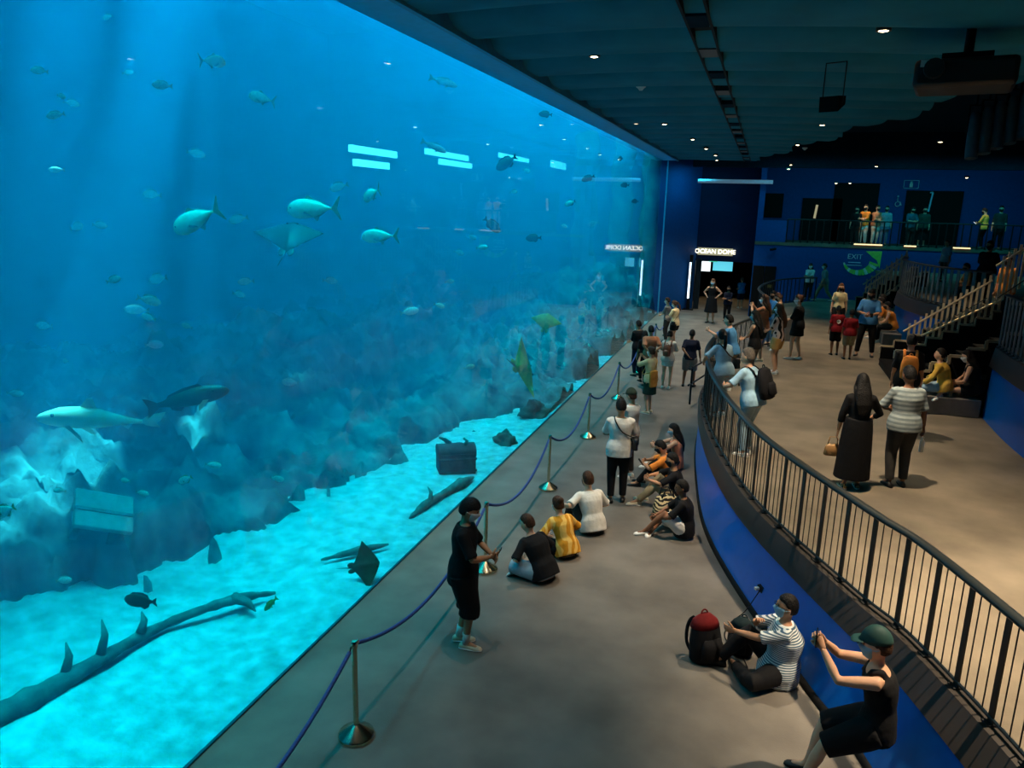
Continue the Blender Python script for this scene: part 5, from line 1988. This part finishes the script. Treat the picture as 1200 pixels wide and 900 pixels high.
floor_pack('black backpack with a bright red top standing on the floor beside the striped-shirt man', q.x, q.y, BLKB, REDB, .7, 1.05)
q = at(866, 764, 0)
floor_pack('dark green-black backpack between the red-topped backpack and the striped-shirt man', q.x, q.y, BLKB, cloth('dark teal bag', (22, 40, 44)), -.4, .82)
m = MB()
q = at(870, 705, 0)
m.tube(spline([(4.6, 8.93, .32), (4.45, 8.8, .08), (4.3, 8.6, .012), (4.25, 8.25, .012), (4.42, 8.0, .012), (4.5, 7.75, .012), (4.52, 7.6, .012)], 8), .006, 6)
tag(obj('charging_cable', m, M_black, None, 180), 'thin charging cable running from the wall outlet to the bags on the floor', 'cable')
i = person('man in black tank top and dark green cap taking a photo by the wall', (5.48, 6.12), 0, 84, 1.78, POSE(BENCH, pel=(0, 0, .70), lean=6, lh=(-.06, .46, 1.28), rh=(.06, .46, 1.29), lep=(-1, 0, -1.2), rep=(1, 0, -1.2), hp=4, lf=(-.16, .5, .085), rf=(.12, .46, .085)), ('tank', 'black', 0), ('shorts', 'black', .5), 'short', 'brown', 'light', M_maskb, 'black', mat('dark green cap', (24, 66, 62), rough=.7), near=True)
phone_in(i, 'phone held up by the man in the black tank top', between=True, tilt=0)
# ---------------------------------------------------------------- on the raised deck
D = DZ
i = person('woman with long black hair in a long black robe, seen from behind', ft(996, 572, D), D, 8, 1.62, POSE(PHONE, lh=(-.26, .06, .86), rh=(.20, .26, 1.02), hp=10), ('tee', 'black', .74, .05), ('skirt', 'black', .17, .26, .192), 'long', 'black', 'tan', None, 'leopard', fem=True, near=True)
p = W(i, (-.30, .1, .56))
t = thing('handbag', 'small tan handbag hanging from the hand of the woman in the black robe', 'handbag', p, .3, None, .95)
m = MB()
m.loft([(V((0, 0, z)), V((1, 0, 0)), V((0, 1, 0)), a, b) for z, a, b in ((-.09, .10, .045), (-.07, .125, .06), (.05, .105, .05), (.08, .09, .035))], 16)
obj('bag_body', m, TANL, t, 180)
m = MB()
m.tube([(-.07, 0, .08), (-.05, 0, .19), (.05, 0, .19), (.07, 0, .08)], .008, 6)
obj('bag_handle', m, TANL, t, 180)
i = person('man in pale grey striped shirt standing beside the woman in the long black robe', ft(1049, 570, D), D, 12, 1.72, POSE(PHONE, rh=(.32, .1, .82), lh=(-.12, .28, 1.08), rep=(.5, -1, -.1), hp=10, hy=14), ('loose', 'greystripe', .5, -.1), ('trousers', 'darkgrey', .97), 'short', 'black', 'brown', None, 'black', near=True, fat=1.08)
p = W(i, (.335, .13, .60))
t = thing('bottle', 'white bottle held low in the hand of the man in the striped grey shirt', 'bottle', p, 0)
m = MB()
m.lathe([(.028, -.1), (.034, -.09), (.034, .05), (.014, .085), (.014, .1)], n=16)
obj('bottle_body', m, M_white, t, 50)
m = MB()
m.lathe([(.016, .1), (.016, .12), (.01, .123)], n=14)
obj('bottle_cap', m, M_white, t, 50)
i = person('man in a pale blue T-shirt with a black backpack leaning on the curved railing', railside(12.0, .42), D, 62, 1.70, POSE(RAILING), ('loose', 'lightblue', .48), ('trousers', 'palejeans', .97), 'short', 'grey', 'light', None, 'white', near=True, fat=1.1)
backpack('big black backpack worn by the man leaning on the curved railing', i, BLKB, size=1.12)
i = person('woman with black ponytail and pale blue T-shirt at the tip of the railing', railside(14.3, .30), D, 40, 1.62, POSE(RAILING, lh=(-.26, .3, 1.06), hy=-14), ('loose', 'lightblue', .48), ('trousers', 'palejeans', .97), 'pony', 'black', 'tan', None, 'white', fem=True)
strap_bag('black cross-body bag of the woman with the ponytail at the tip of the railing', i, LEA, 1, .12, w=.2, hgt=.2)
i = person('person in a sky blue T-shirt with raised arm beyond the woman with the ponytail', railside(16.6, .5), D, 75, 1.62, POSE(RAILING, lh=(-.2, .5, 1.35), rh=(.1, .35, 1.2)), ('tee', 'shirtblue', .48), ('trousers', 'khaki', .97), 'short', 'black', 'light', None, 'white')
i = person('woman in black tank top and pale mask in the crowd at the railing', railside(17.6, .9), D, 70, 1.60, POSE(FOLDED), ('tank', 'black', 0), ('trousers', 'grey', .97), 'long', 'black', 'light', M_maskb, 'white', fem=True)
i = person('brown-haired woman in black and white patterned top in the crowd at the railing', railside(19.0, 1.25), D, 66, 1.64, POSE(FOLDED), ('tee', 'pattern', .5), ('shorts', 'tan', .34), 'long', 'brown', 'light', M_mask, 'white', fem=True)
i = person('man in dark green shirt and khaki shorts beside the crowd by the railing', ft(909, 411, D), D, 70, 1.58, POSE(PHONE), ('tee', 'green', .5), ('shorts', 'khaki', .5), 'short', 'brown', 'light', M_maskk, 'white')
i = person('tall woman with loose brown hair behind the crowd at the railing, in an orange-brown top', railside(20.4, .6), D, 76, 1.68, POSE(PHOTO), ('tee', 'coral', .5), ('shorts', 'darkgrey', .36), 'long', 'brown', 'light', M_mask, 'beige', fem=True)
i = person('brown-haired woman in a short black dress standing alone beside the crowd', ft(931, 421, D), D, 72, 1.66, POSE(FOLDED, lf=(-.08, .1, .085), rf=(.08, -.1, .085), hy=20), ('loose', 'black', .6), ('skirt', 'black', .66, .22), 'bun', 'brown', 'light', M_mask, 'white', fem=True)
i = person('person in a light blue shirt and jeans standing behind the pale plinth', hd(909, 341, 1.55, D), D, 120, 1.55, POSE(FOLDED), ('tee', 'shirtblue', .5), ('trousers', 'jeans', .97), 'short', 'black', 'tan', M_maskk, 'black')
i = person('person with a white top and dark bag at the far loop of railing', ft(946, 351, D), D, 170, 1.56, POSE(FOLDED), ('loose', 'white', .5), ('trousers', 'darkgrey', .97), 'long', 'black', 'tan', M_mask, 'black', fem=True)
i = person('man in grey striding towards the crowd in front of the far blue wall', ft(964, 353, D), D, 100, 1.66, POSE(WALK), ('loose', 'grey', .6), ('trousers', 'khaki', .97), 'short', 'black', 'tan', M_mask, 'white')
i = person('woman in a cream top and black shorts standing behind the two boys in red', ft(979, 392, D), D, 176, 1.6, POSE(STANDW), ('tee', 'cream', .44), ('shorts', 'black', .4), 'long', 'auburn', 'light', M_maskk, 'black', fem=True)
i = person('boy in a red T-shirt and black shorts standing in front of the woman in cream', ft(977, 416, D), D, 8, 1.32, POSE(STAND), ('loose', 'red', .5), ('shorts', 'black', .52), 'short', 'black', 'brown', None, 'black')
m = MB()
m.tube([i['pel'] + i['up'] * (.27 + .055 * sin(a * pi / 8)) - i['fwd'] * .152 + i['rgt'] * (.055 * cos(a * pi / 8)) for a in range(17)], .009, 6)
m.ell(i['pel'] + i['up'] * .27 - i['fwd'] * .152, (.02, .008, .02))
obj('shirt_print', m, M_white, i['root'], 180)
i = person('boy in a red T-shirt and khaki shorts beside the man in the blue shirt', ft(992, 421, D), D, 4, 1.30, POSE(STAND), ('loose', 'red', .5), ('shorts', 'khaki', .52), 'short', 'black', 'brown', None, 'black')
i = person('man in blue shirt looking down at a lit phone beside the boys in red', ft(1012, 417, D), D, 170, 1.82, POSE(PHONE, lf=(-.18, 0, .085), rf=(.18, .03, .085), hp=28), ('loose', 'shirtblue', .5), ('trousers', 'black', .97), 'short', 'black', 'tan', M_maskk, 'black', fat=1.05)
phone_in(i, 'lit phone in the hands of the man in the blue shirt', between=True, tilt=40, lit=True)

# seated along the tier wall
i = person('person in olive seated on the bench pointing with an outstretched arm', (8.1, 26.3), D, 72, 1.64, POSE(BENCH, lh=(-.12, .62, 1.12), rh=(.1, .36, .68)), ('tee', 'olive', .46), ('trousers', 'olive', .97), 'short', 'black', 'light', M_mask, 'white')
i = person('man in an orange T-shirt seated on the bench leaning forward, beside the one pointing', (8.12, 25.5), D, 76, 1.66, POSE(BENCH, lean=26), ('tee', 'orange', .46), ('shorts', 'khaki', .5), 'short', 'black', 'light', M_maskk, 'white')
i = person('woman in orange vest and black trousers on the bench by the tier wall', (8.14, 24.7), D, 78, 1.6, POSE(BENCH, lean=22), ('tank', 'orange', 0), ('trousers', 'black', .97), 'short', 'black', 'light', M_maskk, 'white', fem=True)
q = ony(1072, 380, 14.7)
i = person('man in a black T-shirt with an orange backpack standing in front of the stairs', (q.x, 14.7), D, -6, 1.70, POSE(STAND), ('loose', 'black', .5), ('trousers', 'black', .97), 'short', 'black', 'tan', M_mask, 'black', fat=1.05)
backpack('bright orange backpack on the back of the man in black before the stairs', i, ORNG, size=.95)
i = person('girl in a yellow hooded jacket and pale jeans seated on the grey bench', (7.84, 16.3), D, 74, 1.6, POSE(BENCH, lean=16, hp=-8, lf=(-.1, .5, .085), rf=(.08, .46, .085), lh=(-.12, .38, .62)), ('loose', 'yellow', .92), ('trousers', 'palejeans', .97), 'short', 'dark', 'light', None, 'white', fem=True)
i = person('long-haired girl in black top and shorts sitting cross-legged on the grey bench', (8.36, 16.3), D, 78, 1.62, POSE(BENCHX, lean=18, hp=16), ('tank', 'black', 0), ('shorts', 'black', .3), 'long', 'dark', 'light', M_mask, 'white', fem=True)

# ---------------------------------------------------------------- upper tier
i = person('person in sky blue T-shirt at the corner of the upper tier railing', (9.2, 16.0), TZ, 78, 1.5, POSE(RAILING, lean=30, hp=20), ('tee', 'shirtblue', .48), ('trousers', 'navy', .97), 'short', 'black', 'tan', M_maskb, 'black')
i = person('person in a pale blue top at the picture edge behind the upper tier railing', (9.2, 15.2), TZ, 84, 1.42, POSE(RAILING, lean=30), ('loose', 'lightblue', .6), ('trousers', 'navy', .97), 'short', 'black', 'tan', M_maskk, 'black')
i = person('big man in black standing on the upper tier beyond the stairs', hd(1162, 282, 1.76, TZ), TZ, 150, 1.76, POSE(BACKHANDS), ('loose', 'black', .6), ('trousers', 'black', .97), 'short', 'black', 'tan', M_maskk, 'black', fat=1.15)
i = person('man in a grey shirt standing on the upper tier in front of the balcony', hd(1112, 281, 1.52, TZ), TZ, 120, 1.52, POSE(STAND), ('loose', 'greyblue', .5), ('trousers', 'darkgrey', .97), 'short', 'black', 'tan', None, 'black')
i = person('person in a tan jacket bent forward on the upper tier beside the man in black', (ony(1143, 316, 23.6).x, 23.6), TZ, 100, 1.5, POSE(BENCH, lean=24), ('loose', 'tan', .9), ('trousers', 'black', .97), 'short', 'black', 'tan', M_maskk, 'black')
i = person('person in an orange top by the bright stair railing at the picture edge', (RS[1].x - .25, RS[0].y + .6), TZ, 120, 1.6, POSE(STAND), ('loose', 'orange', .6), ('trousers', 'black', .97), 'short', 'black', 'tan', M_maskk, 'black')

# ---------------------------------------------------------------- balcony
BZ = 3.38
for px, py, h, fc, tp, bt, hr_, hc_, ps_, lb in [
    (1016, 240, 1.70, 150, ('loose', 'orange', .6), ('trousers', 'white', .97), 'short', 'black', FOLDED, 'person in an orange top lit by a spotlight at the balcony railing'),
    (1029, 241, 1.68, 200, ('loose', 'coral', .6), ('trousers', 'offwhite', .97), 'short', 'brown', FOLDED, 'person in pale trousers and reddish top beside the orange-lit one on the balcony'),
    (1040, 243, 1.66, 170, ('loose', 'greyblue', .6), ('trousers', 'jeans', .97), 'short', 'black', STAND, 'person in blue-grey in the shade beside the orange-lit pair on the balcony'),
    (1005, 246, 1.6, 160, ('loose', 'black', .6), ('trousers', 'darkgrey', .97), 'short', 'black', STAND, 'dark-clad person at the doorway side of the orange-lit pair on the balcony'),
    (1070, 241, 1.66, 200, ('loose', 'teal', .6), ('trousers', 'darkgrey', .97), 'long', 'black', PHONE, 'person in dull teal in front of the dark balcony doorway'),
    (1085, 243, 1.66, 170, ('loose', 'green', .6), ('skirt', 'black', .3, .24), 'short', 'black', STAND, 'person in dark green beside the one in teal on the balcony'),
    (1158, 238, 1.68, 60, ('loose', 'yellow', .6), ('trousers', 'black', .97), 'short', 'black', PHONE, 'person with a yellow-lit shoulder bending over a phone on the balcony'),
    (1176, 234, 1.78, 160, ('loose', 'darkgrey', .6), ('trousers', 'black', .97), 'short', 'black', STAND, 'tall dark person facing the one with the yellow-lit shoulder on the balcony')]:
    q = ony(px, py, YW + .45)
    i = person(lb, (q.x, YW + .45), BZ, fc, h, ps_, tp, bt, hr_, hc_, 'light', M_maskk, 'black')
    if px == 1158:
        phone_in(i, 'lit phone of the person with the yellow-lit shoulder on the balcony', between=True, tilt=50, lit=True)

settle()
for b_, hm in HANDS:
    me = b_.data
    bm = bmesh.new()
    bm.from_mesh(me)
    vs = [bm.verts.new(p) for p in hm.v]
    for f in hm.f:
        fc = bm.faces.new([vs[k] for k in f])
        fc.smooth = True
    bm.to_mesh(me)
    bm.free()
    del b_['_hands']

# ================================================================== light
wd = bpy.data.worlds.new('world')
SC.world = wd
wd.use_nodes = True
wd.node_tree.nodes['Background'].inputs[0].default_value = (.01, .03, .06, 1)
wd.node_tree.nodes['Background'].inputs[1].default_value = .05

WARM = (1.0, .81, .56)
SOFT = (1.0, .87, .70)
CYAN = (.0, .64, .95)
# tank lights above the water
for y in (1, 8, 15, 22, 29, 35):
    area('tank_light', (-4.5, y, 10.1), (-4.0, y, 0), 400, CYAN, 7, 6)
# added strip light brightening the sand along the glass
area('sand_fill', (-1.35, 18, 8.0), (-1.5, 18, 0), 1250, (.0, .70, .96), 1.3, 36, 46).rotation_euler = (0, radians(1), 0)
# sun shafts through the surface
for (x, y, z, dy, e, an) in [(-4.5, 10.21, 7.55, .381, 330000, 3.6), (-4.4, 8.3, 7.11, .25, 210000, 3.6), (-4.5, 10.89, 5.81, .12, 290000, 1.5), (-4.5, 13.6, 8.34, .055, 80000, 1.3), (-4.5, 17.3, 9.25, .05, 80000, 1.6), (-4.5, 27.1, 6.47, .0, 90000, 1.8), (-3.0, 32.0, 6.0, .0, 90000, 2.0)]:
    spot('sun_shaft', (x, y + dy * (24 - z), 24), (x, y - dy * z, 0), e, (.08, .72, 1.0), an, .5, .12)

# hall downlights, then extra spots without fixtures
for k_, x, y in DL:
    if k_ == 'dim':
        continue
    z = ceil_low(x, y) - .12
    spot('downlight_or_fill', (x, y, z), (x + .05, y, 0), 960 if x < 3 else (1700 if y < 12 else 1100 if y < 18 else 750), SOFT if x < 3 else WARM, 76, .8, .05)
for (x, y, e) in [(7.6, 6.8, 3600), (1.75, 3.4, 170), (1.75, 7.2, 230), (1.9, 15.6, 260), (4.0, 4.6, 60), (8.4, 12.5, 350), (8.6, 19.5, 350), (7.6, 24.5, 450)]:
    spot('downlight_or_fill', (x, y, 6.62), (x, y, 0), e, SOFT if x < 5 else WARM, 70, .8, .05)  # extra beams with no fixture, some added to warm the near floor
spot('stair_spot', (8.6, 19.5, 6.6), (8.7, 19.4, 1.8), 500, (1, .78, .42), 30, .6, .05)  # added to brighten the stair rails with yellow light
spot('bench_spot', (7.2, 25.8, 6.6), (7.9, 26.8, 1.4), 300, (1, .7, .4), 24, .6, .05)
spot('downlight_or_fill', (3.7, 6.0, 6.62), (1.8, 7.2, .9), 170, SOFT, 34, .7, .05)  # added fill aimed at the standing boy, no fixture
spot('downlight_or_fill', (3.2, 4.6, 6.62), (5.2, 6.7, .8), 60, SOFT, 36, .7, .05)  # added fill aimed at the men by the near wall, no fixture
# corridor lamp and balcony lamps
q = ony(1022, 240, YW + .5)
spot('balcony_spot', (q.x - .4, YW - .3, 6.4), (q.x, YW + .5, 4.2), 160, (1, .62, .3), 26, .4, .05)
q = ony(1158, 240, YW + .5)
spot('balcony_spot', (q.x - .6, YW - .4, 6.4), (q.x - .1, YW + .5, 4.6), 60, (1, .8, .4), 22, .4, .05)
spot('corridor_lamp', (2.4, 42.0, 3.3), (2.3, 41.5, 0), 120, (1, .72, .35), 90, .5, .1)
for x in (5.5, 9.5, 13):
    area('wall_wash', (x, 34.8, 6.4), (x, 37, 1.5)  , 34, (.02, .8, 1.0), 2.5, .4)
area('slant_wash', (1.4, 36.0, 6.4), (.6, 37, 1.5), 22, (.02, .8, 1.0), .8, .4)

cy = SC.cycles
cy.use_denoising = True
cy.max_bounces = 6
cy.diffuse_bounces = 3
cy.glossy_bounces = 3
cy.transparent_max_bounces = 12
cy.transmission_bounces = 4
cy.volume_bounces = 0
cy.sample_clamp_indirect = 4
cy.caustics_reflective = False
cy.caustics_refractive = False
SC.view_settings.view_transform = 'Standard'
SC.view_settings.look = 'None'
SC.view_settings.gamma = 1
SC.view_settings.use_curve_mapping = False
SC.view_settings.exposure = 0
